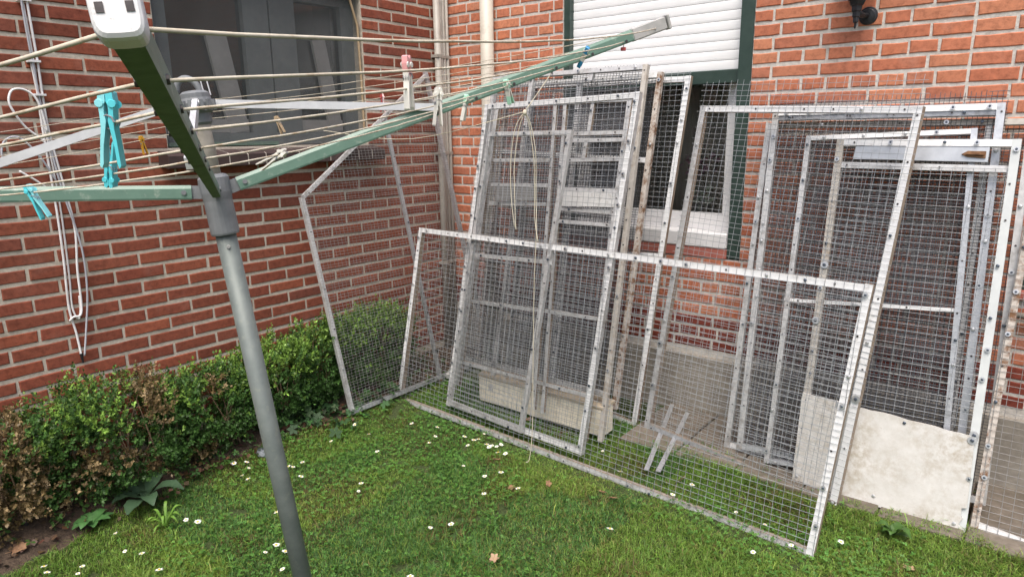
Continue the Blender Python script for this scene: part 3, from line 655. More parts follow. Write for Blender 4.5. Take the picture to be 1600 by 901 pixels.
# ------------------------------------------------------------------ the mesh panels
BOLTS = {}
def bolt_proto(kind):
    b = MB(); z = (0, 0, 1)
    if kind == 'washer': b.lathe((0, 0, 0), [(.0098, 0), (.0098, .0020)], 12, 0); b.lathe((0, 0, .0020), [(.0048, 0), (.0046, .003), (.003, .004)], 6, 1); return b, ['washer', 'bolt']
    if kind == 'big_washer': b.lathe((0, 0, 0), [(.0165, 0), (.0160, .0024)], 18, 0); b.lathe((0, 0, .0024), [(.0075, 0), (.007, .005), (.004, .006)], 6, 1); return b, ['washer', 'bolt']
    if kind == 'bolt': b.lathe((0, 0, 0), [(.0066, 0), (.0066, .003), (.004, .0045)], 8, 0); return b, ['bolt']
    if kind == 'pan': b.lathe((0, 0, 0), [(.0078, 0), (.0066, .0025), (.003, .0035)], 10, 0); return b, ['washer']
    b.lathe((0, 0, 0), [(.0042, 0), (.004, .0022)], 7, 0); return b, ['screw']
def add_bolt(kind, c, n, parent):
    if kind not in BOLTS:
        b, mm = bolt_proto(kind); o = b.build('screw' if kind == 'screw' else 'bolt', mm, parent, at=(0, 0, 0)); BOLTS[kind] = o; place(o, c, parent)
    else: o = dup(BOLTS[kind], c, parent)
    o.rotation_euler = Vector(n).to_track_quat('Z', 'Y').to_euler(); return o
def clip_line(poly, axis, val):
    hits = []; n = len(poly)
    for i in range(n):
        a, b = poly[i], poly[(i+1) % n]
        if (a[axis]-val)*(b[axis]-val) < 0: s = (val-a[axis])/(b[axis]-a[axis]); hits.append(a[1-axis]+(b[1-axis]-a[1-axis])*s)
    return (min(hits), max(hits)) if len(hits) >= 2 else None
def wire_grid(f, poly, su, sv, r, name, mat, parent, seed, bow=.006, n0=.0035, rag=0.):
    """every wire of the welded mesh as its own thin square tube, slightly wavy"""
    rr = random.Random(seed); b = MB(); us = [p[0] for p in poly]; vs = [p[1] for p in poly]
    ph = rr.uniform(0, 6)
    for axis, sp, dn in ((0, su, 0.), (1, sv, r*1.7)):
        lo, hi = (min(us), max(us)) if axis == 0 else (min(vs), max(vs))
        x = lo+sp*.4
        while x < hi:
            c = clip_line(poly, axis, x)
            if c and c[1]-c[0] > .02:
                a, e = c[0]-rr.uniform(0, rag), c[1]+rr.uniform(0, rag); k = max(3, int((e-a)/.13)); pts = []; jx = rr.uniform(-.0012, .0012); w1 = rr.uniform(-.0034, .0034)
                for i in range(k+1):
                    y = a+(e-a)*i/k; d = x+jx+w1*math.sin(math.pi*i/k)+.0015*math.sin(y*5+x*3+ph)
                    jt = rr.uniform(-.012, .012) if (bow > .01 and axis == 0 and i == k) else 0.; d += jt*.5
                    nn = n0+dn+jt+bow*.5*(math.sin(y*4.1+ph)*math.sin((x+y*.3)*5.3+ph*2))
                    pts.append(f(d, y, nn) if axis == 0 else f(y, d, nn))
                b.tube(pts, r, 4, caps=False)
            x += sp
    return b.build(name, mat, parent, smooth=True, kind='stuff')
def panel(key, label, rail='alu', side=None, w=.03, d=.026, mid_w=.026, su=.034, sv=.0262, over=.0, over_side=0., mesh='wire', wr=.00105, n0=.0035, mid_rail=None, bolt_mix=('washer', 'screw', 'screw', 'screw', 'pan', 'bolt'), edges=(1, 1, 1, 1), mesh_poly=None, bstep=.16, edge_mats=None, seed=1, rag=.0, group='wire mesh aviary panels leaning on the walls', bow=.004):
    e = PANEL_DATA[key]; o, u, v = Vector(e['o']), Vector(e['u']), Vector(e['v']); n = u.cross(v).normalized()
    if n.dot(CAMP-o) < 0: n = -n
    f = lambda a, b2, c=0.: o+u*a+v*b2+n*c
    t = thing('mesh_panel', f(*e['p'][3]), label, 'mesh panel', group); rr = random.Random(seed*31+5)
    p = [Vector(q) for q in e['p']]; cen = sum(p, Vector((0, 0)))/4
    names = ['top_rail', 'side_rail', 'bottom_rail', 'side_rail']
    def inset(i):      # the edge line moved half a rail towards the middle
        a, b2 = p[i], p[(i+1) % 4]; t2 = (b2-a).normalized(); s = Vector((-t2.y, t2.x))
        if s.dot(cen-a) < 0: s = -s
        return a+s*w/2, b2+s*w/2
    for i in range(4):
        if not edges[i]: continue
        a, b2 = inset(i); b = MB(); mt = (edge_mats or {}).get(i, rail); sd = side or mt; hv = i % 2 == 0; t2 = (b2-a).normalized()
        if hv: a, b2 = a+t2*w*.8, b2-t2*w*.8
        off = -.0012 if hv else 0.
        b.bar(f(*a, -d/2+off), f(*b2, -d/2+off), w-(.002 if hv else 0), d, n, 0, 1)
        b.build(names[i], [sd, mt], t)
        L = (b2-a).length; s = rr.uniform(.03, .08)
        while s < L-.02:
            q = a+t2*s; kd = rr.choice(bolt_mix); add_bolt(kd, f(q.x+rr.uniform(-.004, .004), q.y, .0062 if kd != 'screw' else .0005), n, t); s += bstep*rr.uniform(.6, 1.4)
    for a, b2 in e['r']:
        b = MB(); mt = mid_rail or rail; b.bar(f(*a, -d/2-.003), f(*b2, -d/2-.003), mid_w, d-.007, n, 0, 1, ext=.0)
        b.build('cross_rail', [side or mt, mt], t)
        A, B2 = Vector(a), Vector(b2); L = (B2-A).length; s = rr.uniform(.03, .1)
        while s < L-.02:
            q = A+(B2-A)*(s/L); add_bolt(rr.choice(('screw', 'screw', 'bolt')), f(q.x, q.y, -.002), n, t); s += .2*rr.uniform(.6, 1.4)
    poly = mesh_poly or [(p[0].x-over_side, p[0].y+over), (p[1].x+over_side, p[1].y+over), tuple(p[2]), tuple(p[3])]
    wire_grid(f, poly, su, sv, wr, 'wire_mesh', mesh, t, seed, rag=rag, bow=bow, n0=n0)
    return t, f, n, e

panel('P1', 'long low white framed mesh panel lying on its side in front of all the others', rail='alu', side='batten', seed=1, w=.028, d=.03, rag=.0, edge_mats={2: 'alu2'}, bstep=.13, bolt_mix=('pan', 'washer', 'screw', 'bolt', 'pan', 'screw'), bow=.003)
panel('P2', 'mesh panel with a slanting top rail leaning on the red wall in the corner', rail='galv', mid_w=.024, w=.024, d=.022, su=.0245, sv=.0158, wr=.0008, seed=2, bolt_mix=('screw', 'screw', 'pan'), mesh='wire_old', edge_mats={0: 'alu2', 3: 'alu2'}, bstep=.25)
panel('P3', 'front upright mesh panel of the left stack with blue bolts along its top rail', rail='alu', side='alu2', w=.028, seed=3, over=.075, over_side=.0, rag=.012, mesh='wire', bstep=.14, bolt_mix=('bolt', 'washer', 'screw', 'bolt'))
panel('P4', 'narrow mesh door panel leaning on the front of the left stack', rail='alu2', w=.024, d=.022, mid_w=.022, seed=4, su=.036, mesh='wire', bstep=.15, bolt_mix=('bolt', 'screw', 'washer'))
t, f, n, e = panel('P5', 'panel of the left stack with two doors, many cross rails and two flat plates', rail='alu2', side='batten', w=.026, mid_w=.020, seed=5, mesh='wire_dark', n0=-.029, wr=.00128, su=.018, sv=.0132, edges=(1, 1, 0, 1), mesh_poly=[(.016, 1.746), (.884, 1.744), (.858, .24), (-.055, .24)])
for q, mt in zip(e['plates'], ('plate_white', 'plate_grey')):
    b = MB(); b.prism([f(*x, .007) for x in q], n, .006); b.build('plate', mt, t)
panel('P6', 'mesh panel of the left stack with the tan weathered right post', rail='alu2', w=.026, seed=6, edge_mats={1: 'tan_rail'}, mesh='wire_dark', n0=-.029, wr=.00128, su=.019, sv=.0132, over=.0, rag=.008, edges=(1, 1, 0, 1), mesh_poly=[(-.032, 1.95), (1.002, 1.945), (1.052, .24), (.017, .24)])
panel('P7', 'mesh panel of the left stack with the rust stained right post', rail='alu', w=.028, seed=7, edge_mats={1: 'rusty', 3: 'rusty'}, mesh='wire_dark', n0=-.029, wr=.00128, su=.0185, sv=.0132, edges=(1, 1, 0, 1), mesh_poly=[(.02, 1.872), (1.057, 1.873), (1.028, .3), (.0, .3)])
panel('P8', 'rearmost wide mesh panel of the left stack, standing against the dark window', rail='alu', side='batten', w=.03, seed=8, mesh='wire', over=.02, rag=.006, bow=.009)
panel('P9', 'front mesh panel of the right stack with loose mesh standing above its top rail', rail='alu', side='batten', w=.03, d=.032, seed=9, over=.115, rag=.014, bow=.011, bstep=.19, edge_mats={3: 'alu2', 2: 'galv'}, bolt_mix=('washer', 'bolt', 'big_washer', 'pan', 'screw', 'screw', 'screw', 'screw'))
t, f, n, e = panel('P10', 'mesh panel with the flaking white board across its foot and a rusty latch', rail='alu', w=.03, seed=10, edge_mats={1: 'cream_paint', 3: 'tan_rail'}, mid_rail='alu2', edges=(1, 1, 0, 1), su=.036, bolt_mix=('washer', 'bolt', 'big_washer', 'screw'), mesh_poly=[(-.02, 1.42), (.612, 1.42), (.626, .385), (-.005, .40)])
q = e['plates'][0]; b = MB(); b.prism([f(*x, -.004) for x in q], n, .008); b.build('latch_plate', 'plate', t)
b = MB(); l0, l1 = e['latch']
b.prism([f(l0[0]-.02, l0[1]-.003, .004), f(l0[0], l0[1]-.013, .004), f(l1[0]+.005, l1[1]-.013, .004), f(l1[0]+.005, l1[1]+.014, .004), f(l0[0], l0[1]+.010, .004)], n, .007)
b.bar(f(l0[0]-.005, l0[1]-.002, .008), f(l1[0], l1[1]+.001, .008), .006, .006, n); b.build('latch', 'rust', t)
B0 = e['board']; r = random.Random(4)
def edge(a, b2, k, amp): return [(a[0]+(b2[0]-a[0])*i/k+r.uniform(-amp, amp)*(0 < i < k), a[1]+(b2[1]-a[1])*i/k+r.uniform(-amp, amp)*(0 < i < k)) for i in range(k)]
out = edge(B0[0], B0[1], 14, .003)+edge(B0[1], (.652, .085), 6, .001)+[(.652, .085), (.636, .08), (.638, .05), (.645, .04), (.632, .012), (.656, .0)]+edge(B0[2], B0[3], 6, .001)+edge(B0[3], B0[0], 6, .001)
b = MB(); b.prism([f(*x, .012) for x in out], n, .010); b.build('board', 'board', t)
for (a, c2), kd in (((.15, .375), 'big_washer'), ((.40, .362), 'bolt'), ((.635, .352), 'big_washer'), ((.645, .2), 'washer'), ((.33, .03), 'pan'), ((.02, .02), 'pan'), ((.62, .012), 'pan')): add_bolt(kd, f(a, c2, .0125), n, t)
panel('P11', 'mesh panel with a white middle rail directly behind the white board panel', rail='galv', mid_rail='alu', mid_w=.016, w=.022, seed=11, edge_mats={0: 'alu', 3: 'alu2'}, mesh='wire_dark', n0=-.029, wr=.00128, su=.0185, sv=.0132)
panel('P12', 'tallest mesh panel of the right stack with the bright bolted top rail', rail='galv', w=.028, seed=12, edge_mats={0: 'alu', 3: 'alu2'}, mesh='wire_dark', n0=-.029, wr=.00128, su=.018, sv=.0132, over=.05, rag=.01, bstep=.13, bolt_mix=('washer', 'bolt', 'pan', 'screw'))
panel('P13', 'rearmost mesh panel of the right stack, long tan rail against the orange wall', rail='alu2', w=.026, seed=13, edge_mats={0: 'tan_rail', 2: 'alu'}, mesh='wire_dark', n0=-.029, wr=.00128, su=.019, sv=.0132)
panel('P14', 'mesh panel with a rusty side rail and white bottom rail right of the white board', rail='alu', w=.026, seed=14, edge_mats={3: 'rusty', 0: 'alu2'}, su=.036, mesh='wire_old', bolt_mix=('bolt', 'screw', 'washer'))

# things lying by the panels
t = thing('stone_block', (1.21, -.595, .03), 'long cream block with a tan board on top, lying behind the left stack', 'block')
b = MB(); b.bbox((1.215, -.598, .105), (.425, 0, 0), (0, .055, 0), (0, 0, .075), .006); b.build('body', 'block', t)
b = MB(); b.bbox((1.215, -.592, .191), (.428, 0, 0), (0, .064, 0), (0, 0, .0095), .003); b.build('top_board', 'block_top', t)
for (p, q), lab in ((((1.75, -.06, .044), (1.985, -.83, .032)), 'flat grey metal strip on the ground, the one nearer the left stack'), (((1.87, -.12, .044), (2.035, -.81, .032)), 'flat grey metal strip on the ground, the one nearer the white board')):
    b = MB(); b.bar(p, q, .023, .004, (0, 0, 1)); tag(b.build('metal_strip', 'galv'), lab, 'metal strip', 'flat metal strips under the panels')
b = MB(); b.bar((.44, -.55, .07), (.30, -.28, .10), .03, .03, (0, 0, 1)); tag(b.build('metal_bar', 'alu2'), 'short grey bar on the ground behind the slanting panel', 'bar')
# ------------------------------------------------------------------ rotary clothes dryer
HUB = V(1.687, -2.614, 1.441); AX = V(-.079, -.077, .994).normalized()
TIP = {'A': V(2.306, -1.487, 1.89), 'B': V(2.856, -3.282, 1.646), 'C': V(1.045, -3.815, 1.484), 'D': V(.495, -2.019, 1.729)}
DIR = {k: (v-HUB).normalized() for k, v in TIP.items()}
S_LINE = [1.345, 1.225, 1.105, .98, .84, .72, .60]
dry = thing('rotary_dryer', HUB-AX*1.43, 'green four arm rotary clothes dryer on a grey pole in the lawn', 'clothes dryer')
base = HUB-AX*1.46
b = MB(); b.tube([base, HUB-AX*.085], .0248, 24); b.build('pole', 'pole', dry, smooth=True)
b = MB(); b.lathe(HUB, [(.0325, -.105), (.034, -.10), (.0335, -.02), (.036, .0), (.036, .035), (.03, .042), (.022, .044)], 22, axis=AX); col_ = b.build('collar', 'hub', dry, smooth=False)
b = MB(); b.tube([HUB, HUB+AX*.215], .0205, 18); b.build('mast', 'mast', dry, smooth=True)
U = HUB+AX*.212
b = MB(); b.lathe(U, [(.022, -.05), (.027, -.045), (.027, -.024), (.036, -.02), (.038, .0), (.034, .012), (.034, .022), (.026, .028), (.01, .03)], 16, axis=AX)
for k in range(12):
    a = 2*math.pi*k/12; e1 = AX.orthogonal().normalized(); e2 = AX.cross(e1); d = e1*math.cos(a)+e2*math.sin(a)
    b.obox(U+d*.039+AX*-.006, d*.004, AX.cross(d)*.006, AX*.012)
hub_top = b.build('top_hub', 'hub', dry)
side = V(.62, .78, 0).normalized()
cs = U+AX*.024-side*.012
b = MB(); b.tube([cs+side*(.026*math.cos(a))+AX*(.034*math.sin(a)) for a in [math.pi*i/14 for i in range(15)]], .0075, 8); b.build('carry_loop', 'hub', dry, smooth=True)
b = MB()
for o in (.022, .036): b.tube([U+side*o+AX*.02, U+side*(o-.002)+AX*.052], .0016, 5)
b.build('hook_prong', 'strut', dry)
def arm_frame(d):
    sd = d.cross(AX).normalized(); up = sd.cross(d).normalized(); return sd, up
for k, d in DIR.items():
    sd, up = arm_frame(d)
    prof = [(-.0088, -.017), (.0088, -.017), (.0102, -.013), (.0105, .009), (.006, .017), (-.006, .017), (-.0105, .009), (-.0102, -.013)]
    s0, s1 = .055, 1.352
    b = MB(); n = len(prof)
    A = [HUB+d*s0+sd*x+up*z for x, z in prof]; B = [HUB+d*s1+sd*x+up*z for x, z in prof]
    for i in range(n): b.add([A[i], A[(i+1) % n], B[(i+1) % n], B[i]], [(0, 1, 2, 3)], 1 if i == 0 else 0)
    b.add(A, [tuple(range(n-1, -1, -1))]); b.add(B, [tuple(range(n))])
    arm = b.build('arm', ['green_paint', 'green_underside'], dry)
    if k == 'B': arm['label'] = 'green arm reaching over the camera, dark underside'
    # end cap; dark blocks stand in for the shade in its square holes
    cp = MB(); c0 = HUB+d*1.365; c1 = HUB+d*1.362
    if k == 'B':
        rings = []
        for zz, k in ((-.012, .86), (-.010, .97), (-.006, 1.0), (.008, 1.0), (.0115, .95), (.013, .84)):
            rg = []
            for q in range(24):
                a = 2*math.pi*q/24; cx, cy = math.cos(a), math.sin(a); pw = .42
                rg.append(c1+d*zz+sd*(.0142*k*math.copysign(abs(cx)**pw, cx))+up*(.0208*k*math.copysign(abs(cy)**pw, cy)))
            rings += rg
        cp.add(rings, [tuple(range(23, -1, -1)), tuple(range(120, 144))]+[(i*24+q, i*24+(q+1) % 24, (i+1)*24+(q+1) % 24, (i+1)*24+q) for i in range(5) for q in range(24)])
        for q in (-1, 1): cp.obox(c1+d*.012+sd*.0078*q-up*.003+d*.0005, d*.0012, sd*.0022, up*.0030, 1)
        cp.build('end_cap', ['cap', 'screw'], arm)
    else:
        cp.bbox(c0-d*.05, d*.062, sd*.0120, up*.0188, .003, 0); cp.bbox(c0+d*.021, d*.005, sd*.0140, up*.0215, .003, 0); cp.build('end_cap', 'cap_grey', arm)
    for s in S_LINE[1:]: e = MB(); e.tube([HUB+d*s-up*.010-sd*.0125, HUB+d*s-up*.010+sd*.0125], .0042, 8); e.build('eyelet', 'screw', arm)
    # pivot bracket on the collar and the strut from the top hub
    p = MB(); p.obox(HUB+d*.05, d*.028, sd*.0040, up*.016); p.tube([HUB+d*.072-sd*.0135, HUB+d*.072+sd*.0135], .006, 8); p.build('pivot_bracket', 'hub', dry)
    h = V(d.x, d.y, 0).normalized(); st = MB(); st.bar(U+h*.036+AX*.0-sd*.0, HUB+d*.615+sd*.0165, .019, .012, sd, 0); st.tube([U+h*.04-sd*.008, U+h*.04+sd*.008], .007, 8); st.build('strut', 'strut', dry)
e = MB(); vd = (CAMP-(HUB-AX*.135)); vd = (vd-AX*vd.dot(AX)).normalized(); e.lathe(HUB-AX*.135+vd*.0250, [(.005, 0), (.004, .0025)], 10, axis=vd); e.build('rivet', 'cap_grey', dry)
def line_pt(a, c, i, t):
    P = HUB+DIR[a]*S_LINE[i]; Q = HUB+DIR[c]*S_LINE[i]
    sa, ua = arm_frame(DIR[a]); sc, uc = arm_frame(DIR[c]); off = .010 if i else .006
    P = P-ua*off; Q = Q-uc*off; L = (Q-P).length
    return P+(Q-P)*t-V(0, 0, 1)*(.011*L*(4*t*(1-t)))
r = random.Random(9)
for a, c in (('A', 'B'), ('B', 'C'), ('C', 'D'), ('D', 'A')):
    for i in (range(5) if 'D' in (a, c) else (0, 1, 2, 4, 5, 6) if a == 'B' else range(7)):
        b = MB(); b.tube([line_pt(a, c, i, k/20)+V(r.uniform(-1, 1), r.uniform(-1, 1), r.uniform(-1, 1))*.0006 for k in range(21)], .0011 if 'D' in (a, c) else .00165, 7); b.build('line', 'cord', dry, smooth=True)
# string tied to one arm, with two loops and a long tail
st = thing('tied_string', (2.119, -1.924, 1.632), 'pale string knotted below the long green arm with loops and a long tail', 'string')
K = V(2.119, -1.924, 1.632); ey = line_pt('A', 'B', 3, 0.0)
def spline(P, k=6):
    Q = []
    for i in range(len(P)-1):
        p0, p1, p2, p3 = P[max(i-1, 0)], P[i], P[i+1], P[min(i+2, len(P)-1)]
        for j in range(k): s = j/k; Q.append(.5*((2*p1)+(p2-p0)*s+(2*p0-5*p1+4*p2-p3)*s*s+(3*p1-p0-3*p2+p3)*s**3))
    return Q+[P[-1]]
for P in ([ey, K], [K, V(1.869, -2.118, 1.562), line_pt('D', 'A', 6, .55)],
          [K, V(2.098, -1.94, 1.59), V(2.088, -1.95, 1.5), V(2.094, -1.958, 1.40), V(2.108, -1.962, 1.31)],
          [K, V(2.106, -1.934, 1.585), V(2.098, -1.945, 1.5), V(2.10, -1.95, 1.42), V(2.106, -1.955, 1.33), V(2.112, -1.96, 1.305)],
          [K, V(2.128, -1.91, 1.60), V(2.142, -1.905, 1.52), V(2.145, -1.908, 1.40), V(2.155, -1.92, 1.30), V(2.15, -1.925, 1.15), V(2.148, -1.93, .9), V(2.152, -1.94, .7), V(2.148, -1.95, .60), V(2.138, -1.956, .585)],
          [K, V(2.126, -1.912, 1.59), V(2.138, -1.908, 1.5), V(2.141, -1.91, 1.4), V(2.146, -1.915, 1.33), V(2.168, -1.93, 1.27)]):
    b = MB(); b.tube(spline(P), .0012, 6); b.build('strand', 'string', st, smooth=True)
b = MB(); b.lathe(K-V(0, 0, .006), [(.003, -.004), (.0065, 0), (.006, .006), (.003, .012)], 8); b.build('knot', 'string', st, smooth=True)

# ------------------------------------------------------------------ clothes pegs
def peg(label, at, m1, m2=None, L=.072, tilt=(0, 0), yaw=0., flip=False, mspring='steel', opening=.16, wd=.0068, tips=None, tips_m=None):
    t = thing('clothes_peg', at, label, 'clothes peg', 'clothes pegs on the dryer lines')
    m2 = m2 or m1
    R = Matrix.Rotation(yaw, 3, 'Z') @ Matrix.Rotation(tilt[0], 3, 'X') @ Matrix.Rotation(tilt[1], 3, 'Y')
    if flip: R = R @ Matrix.Rotation(math.pi, 3, 'X')
    at = Vector(at); k = L/.072
    # side outline of one leg: jaw end up, spring pivot, grip flaring out below; x outward
    ol = [(.0005, .012), (.0035, .0165), (.0085, .015), (.0095, .006), (.0082, -.006), (.0078, -.018), (.0100, -.032), (.0118, -.046), (.0128, -.054), (.0105, -.0565), (.0082, -.052), (.0065, -.036), (.0028, -.020), (.0012, -.012), (.0028, -.004), (.0022, .003), (.0004, .006)]
    for sgn, mt in ((1, m1), (-1, m2)):
        b = MB()
        zones = ((0, 1, 2, 3, 4, 13, 14, 15, 16), (4, 5, 6, 11, 12, 13), (6, 7, 8, 9, 10, 11))
        zm = (1, 0, 1) if tips == 'both' else (1, 0, 0) if tips else (0, 0, 0)
        for zo, mi in zip(zones, zm):
            P = [at+R @ (V(sgn*ol[i][0]*.72, y, ol[i][1])*k) for y in (-wd, wd) for i in zo]; n = len(zo)
            b.add(P, [tuple(range(n-1, -1, -1)), tuple(range(n, 2*n))]+[(i, (i+1) % n, (i+1) % n+n, i+n) for i in range(n)], mi)
        for yy in (-1, 1):   # round boss at the pivot
            b.lathe(at+R @ (V(sgn*.0055, yy*wd, .004)*k), [(.0042*k, 0), (.0036*k, .0012*k)], 9, axis=R @ V(0, yy, 0))
        b.build('peg_leg', [mt, tips_m] if tips else mt, t, smooth=False)
    b = MB(); b.tube([at+R @ (V(.0065*math.cos(a), -wd*1.15+wd*2.3*i/24, -.013+.0065*math.sin(a))*k) for i, a in enumerate([6*math.pi*j/24 for j in range(25)])], .0009*k, 5); b.build('spring', mspring, t)
    return t
peg('large turquoise peg hanging upright on the line beside the near arm', line_pt('B', 'C', 2, .052)+V(0, 0, .014), 'turq', 'aqua', L=.074, yaw=.9, tilt=(0, .05), wd=.008)
peg('turquoise peg gripping a lower line upside down below the large turquoise one', line_pt('B', 'C', 5, .185)+V(0, 0, -.004), 'turq', 'turq', L=.073, yaw=.7, tilt=(.05, .15), flip=True, wd=.008)
peg('pale turquoise peg on the line just above the left reaching arm', line_pt('B', 'C', 6, .52), 'aqua', 'turq', L=.068, yaw=.75, tilt=(.05, -.35))
peg('small ochre yellow peg on a far line before the red wall', line_pt('C', 'D', 4, .78), 'yellow', L=.058, yaw=1.6, tilt=(0, -.15))
peg('tall pink and white peg standing up over the long white strut', line_pt('A', 'B', 2, .705)+V(0, 0, .030), 'pegwhite', 'pegwhite', L=.080, yaw=1.95, tilt=(0, -.05), wd=.0042, tips='jaw', tips_m='pink')
peg('small red and white peg on a far line before the window edge', line_pt('D', 'A', 3, .57), 'palepink', 'redp', L=.058, yaw=1.0)
peg('white peg hanging upright in front of the long green arm', line_pt('A', 'B', 3, .54), 'pegwhite', L=.072, wd=.005, yaw=1.2, tilt=(0, .06))
peg('cream white peg lying tilted along a line before the brown sill', line_pt('A', 'B', 6, .77), 'pegwhite', L=.062, yaw=.65, tilt=(0, 1.05), wd=.009)
peg('mint and white peg in the middle of the long green arm', line_pt('A', 'B', 5, .045)+V(0, -.01, 0), 'pegwhite', 'pegwhite', L=.07, yaw=1.9, tilt=(.25, -.1), wd=.005, tips='jaw', tips_m='mint')
peg('mint green peg on the long green arm above the string knot', line_pt('A', 'B', 4, .02)+V(0, -.012, 0), 'pegwhite', 'pegwhite', L=.068, yaw=1.6, tilt=(0, -.35), tips='both', tips_m='mint')
peg('blue and white peg near the outer end of the long green arm', line_pt('A', 'B', 2, .02)+V(0, -.012, .01), 'pegwhite', 'pegwhite', L=.068, yaw=2.1, tilt=(.5, -.6), wd=.006, tips='both', tips_m='blue')
peg('bare wooden peg on a tangle of lines behind the mast', line_pt('D', 'A', 4, .28), 'wood_tan', L=.06, yaw=.4, tilt=(0, -.4))
b = MB(); c = HUB+DIR['A']*1.225-V(0, 0, .03); b.bbox(c, V(.007, .003, 0), V(-.002, .004, 0), V(0, 0, .005), .001); b.tube([c+V(0, 0, .004), c+V(.002, 0, .014)], .0012, 5); tag(b.build('plastic_scrap', 'redp'), 'scrap of dark red plastic caught near the tip of the long green arm', 'plastic scrap')
# ------------------------------------------------------------------ hedge and border plants
def hsv_jit(base, n, amt, rng):
    c = np.array(base)[None, :]*(1+rng.normal(0, amt, (n, 1)))
    return np.clip(c*(1+rng.normal(0, amt*.35, (n, 3))), .004, .9)
def bush(name, label, yc, hl, ztop, seed, brown=.2, light=.3, xc=.215, rx=.185, dens=1.0, group='box shrubs along the red brick wall'):
    rng = np.random.default_rng(seed); t = thing(name, (xc, yc, gz(xc, yc)), label, 'shrub', group)
    zb = gz(xc, yc)+.02; zc = (ztop+zb)/2; rz = (ztop-zb)/2
    ns = int(3000*dens*hl/.3)
    # sprig bases through the outer half of a lumpy rounded block
    d = rng.normal(0, 1, (ns, 3)); d /= np.linalg.norm(d, axis=1)[:, None]
    d = np.sign(d)*np.abs(d)**.72
    lump = 1+.42*(vnoise(d[:, 0]*1.3+d[:, 2]*.7, d[:, 1]*1.3+d[:, 2], 3.1, seed)-.5)+.3*(vnoise(d[:, 0]+5, d[:, 1]+d[:, 2], 8, seed)-.5)
    rad = (rng.uniform(.35, 1.0, ns)**.45)*lump*np.where(rng.random(ns) < .06, rng.uniform(1., 1.22, ns), 1)
    P = np.stack([xc+rx*d[:, 0]*rad, yc+hl*d[:, 1]*rad, zc+rz*d[:, 2]*rad], 1)
    P[:, 0] = np.clip(P[:, 0], .012, 9); P[:, 2] = np.maximum(P[:, 2], ground_z(P[:, 0], P[:, 1])+.02)
    gap = vnoise(P[:, 1]*1.0+seed, P[:, 2]+P[:, 0], 13, seed+4); keep = gap > .23; P = P[keep]; d = d[keep]; rad = rad[keep]; ns = len(P)
    G = d/np.linalg.norm(d, axis=1)[:, None]*.8+np.array([.25, 0, .75])+rng.normal(0, .35, (ns, 3)); G /= np.linalg.norm(G, axis=1)[:, None]
    # patches of dry brown, light new growth on top
    bn = vnoise(P[:, 1]+seed*3, P[:, 2]*.9+P[:, 0]*.6, 6.5, seed+9)*.65+vnoise(P[:, 1], P[:, 2]+P[:, 0], 17, seed)*.35
    isb = bn > (1-brown*.75); new = (rng.random(ns) < light*np.clip(.25+1.1*d[:, 2], .05, 1))
    NL = 9; verts = []; cols = []
    a = np.cross(G, np.array([.13, .27, .9])); a /= np.linalg.norm(a, axis=1)[:, None]; b2 = np.cross(G, a)
    base_g = np.where(isb[:, None], np.array([[.14, .10, .045]]), np.where(new[:, None], np.array([[.16, .275, .05]]), np.array([[.052, .115, .028]])))
    dry = isb & (rng.random(ns) < .3); base_g = np.where(dry[:, None], np.array([[.30, .22, .12]]), base_g)
    base_g = np.clip(base_g*(1+rng.normal(0, .26, (ns, 1))), .006, .6)
    for k in range(NL):
        s = (k//2)/(NL/2)*.05*rng.uniform(.7, 1.3, ns); ang = (k % 2)*math.pi+(k//2)*1.57+rng.normal(0, .35, ns)
        side = a*np.cos(ang)[:, None]+b2*np.sin(ang)[:, None]
        if k == NL-1: ld = G
        else: ld = side*.8+G*.65
        ld = ld/np.linalg.norm(ld, axis=1)[:, None]
        wv = np.cross(ld, G+.2*side+rng.normal(0, .25, (ns, 3))); wv /= np.linalg.norm(wv, axis=1)[:, None]+1e-6
        L = rng.uniform(.011, .0195, ns)[:, None]; W = L*rng.uniform(.26, .36, (ns, 1)); c0 = P+G*s[:, None]; up = np.cross(wv, ld)
        q = np.stack([c0, c0+ld*L*.5+wv*W+up*L*.08, c0+ld*L, c0+ld*L*.5-wv*W+up*L*.08], 1)
        verts.append(q.reshape(-1, 3)); cc = np.clip(base_g*(1+rng.normal(0, .13, (ns, 1)))*(1.12 if k > 5 else 1), .004, .8); cols.append(np.repeat(cc, 4, 0))
    verts = np.concatenate(verts); cols = np.concatenate(cols); faces = np.arange(len(verts)).reshape(-1, 4)
    colored('foliage', verts, faces, cols, 'leaf', t, at=(xc, yc, zc), kind='stuff')
    b = MB(); r = random.Random(seed)
    for k in range(int(26*hl/.3)):
        y0 = yc+r.uniform(-.7, .7)*hl; x0 = xc+r.uniform(-.3, .3)*rx; p = V(x0, y0, gz(x0, y0)-.01); q = V(xc+r.uniform(-.9, .95)*rx, y0+r.uniform(-.5, .5)*hl, zb+r.uniform(.4, .95)*(ztop-zb)); q.x = max(q.x, .02)
        mid = (p+q)/2+V(r.uniform(-.03, .03), r.uniform(-.03, .03), .01); b.tube([p, mid, q], [.0042, .003, .0014], 5)
    b.build('stem', 'twig', t)
bush('box_shrub', 'browned box shrub at the left edge of the picture, half dry', -2.86, .22, .50, 21, brown=.62, light=.3, rx=.20, xc=.205)
bush('box_shrub', 'widest box shrub below the white cables, green with dry patches', -2.40, .32, .55, 22, brown=.44, light=.45, rx=.20, xc=.225)
bush('box_shrub', 'dull brownish box shrub just left of the dryer pole', -2.00, .215, .485, 23, brown=.46, light=.4, rx=.175, xc=.215)
bush('box_shrub', 'yellow green box shrub right behind the dryer pole', -1.62, .20, .505, 24, brown=.12, light=.8, rx=.155, xc=.185)
bush('box_shrub', 'small dark green box shrub left of the slanting mesh panel', -1.34, .13, .545, 25, brown=.12, light=.45, rx=.14, xc=.165)
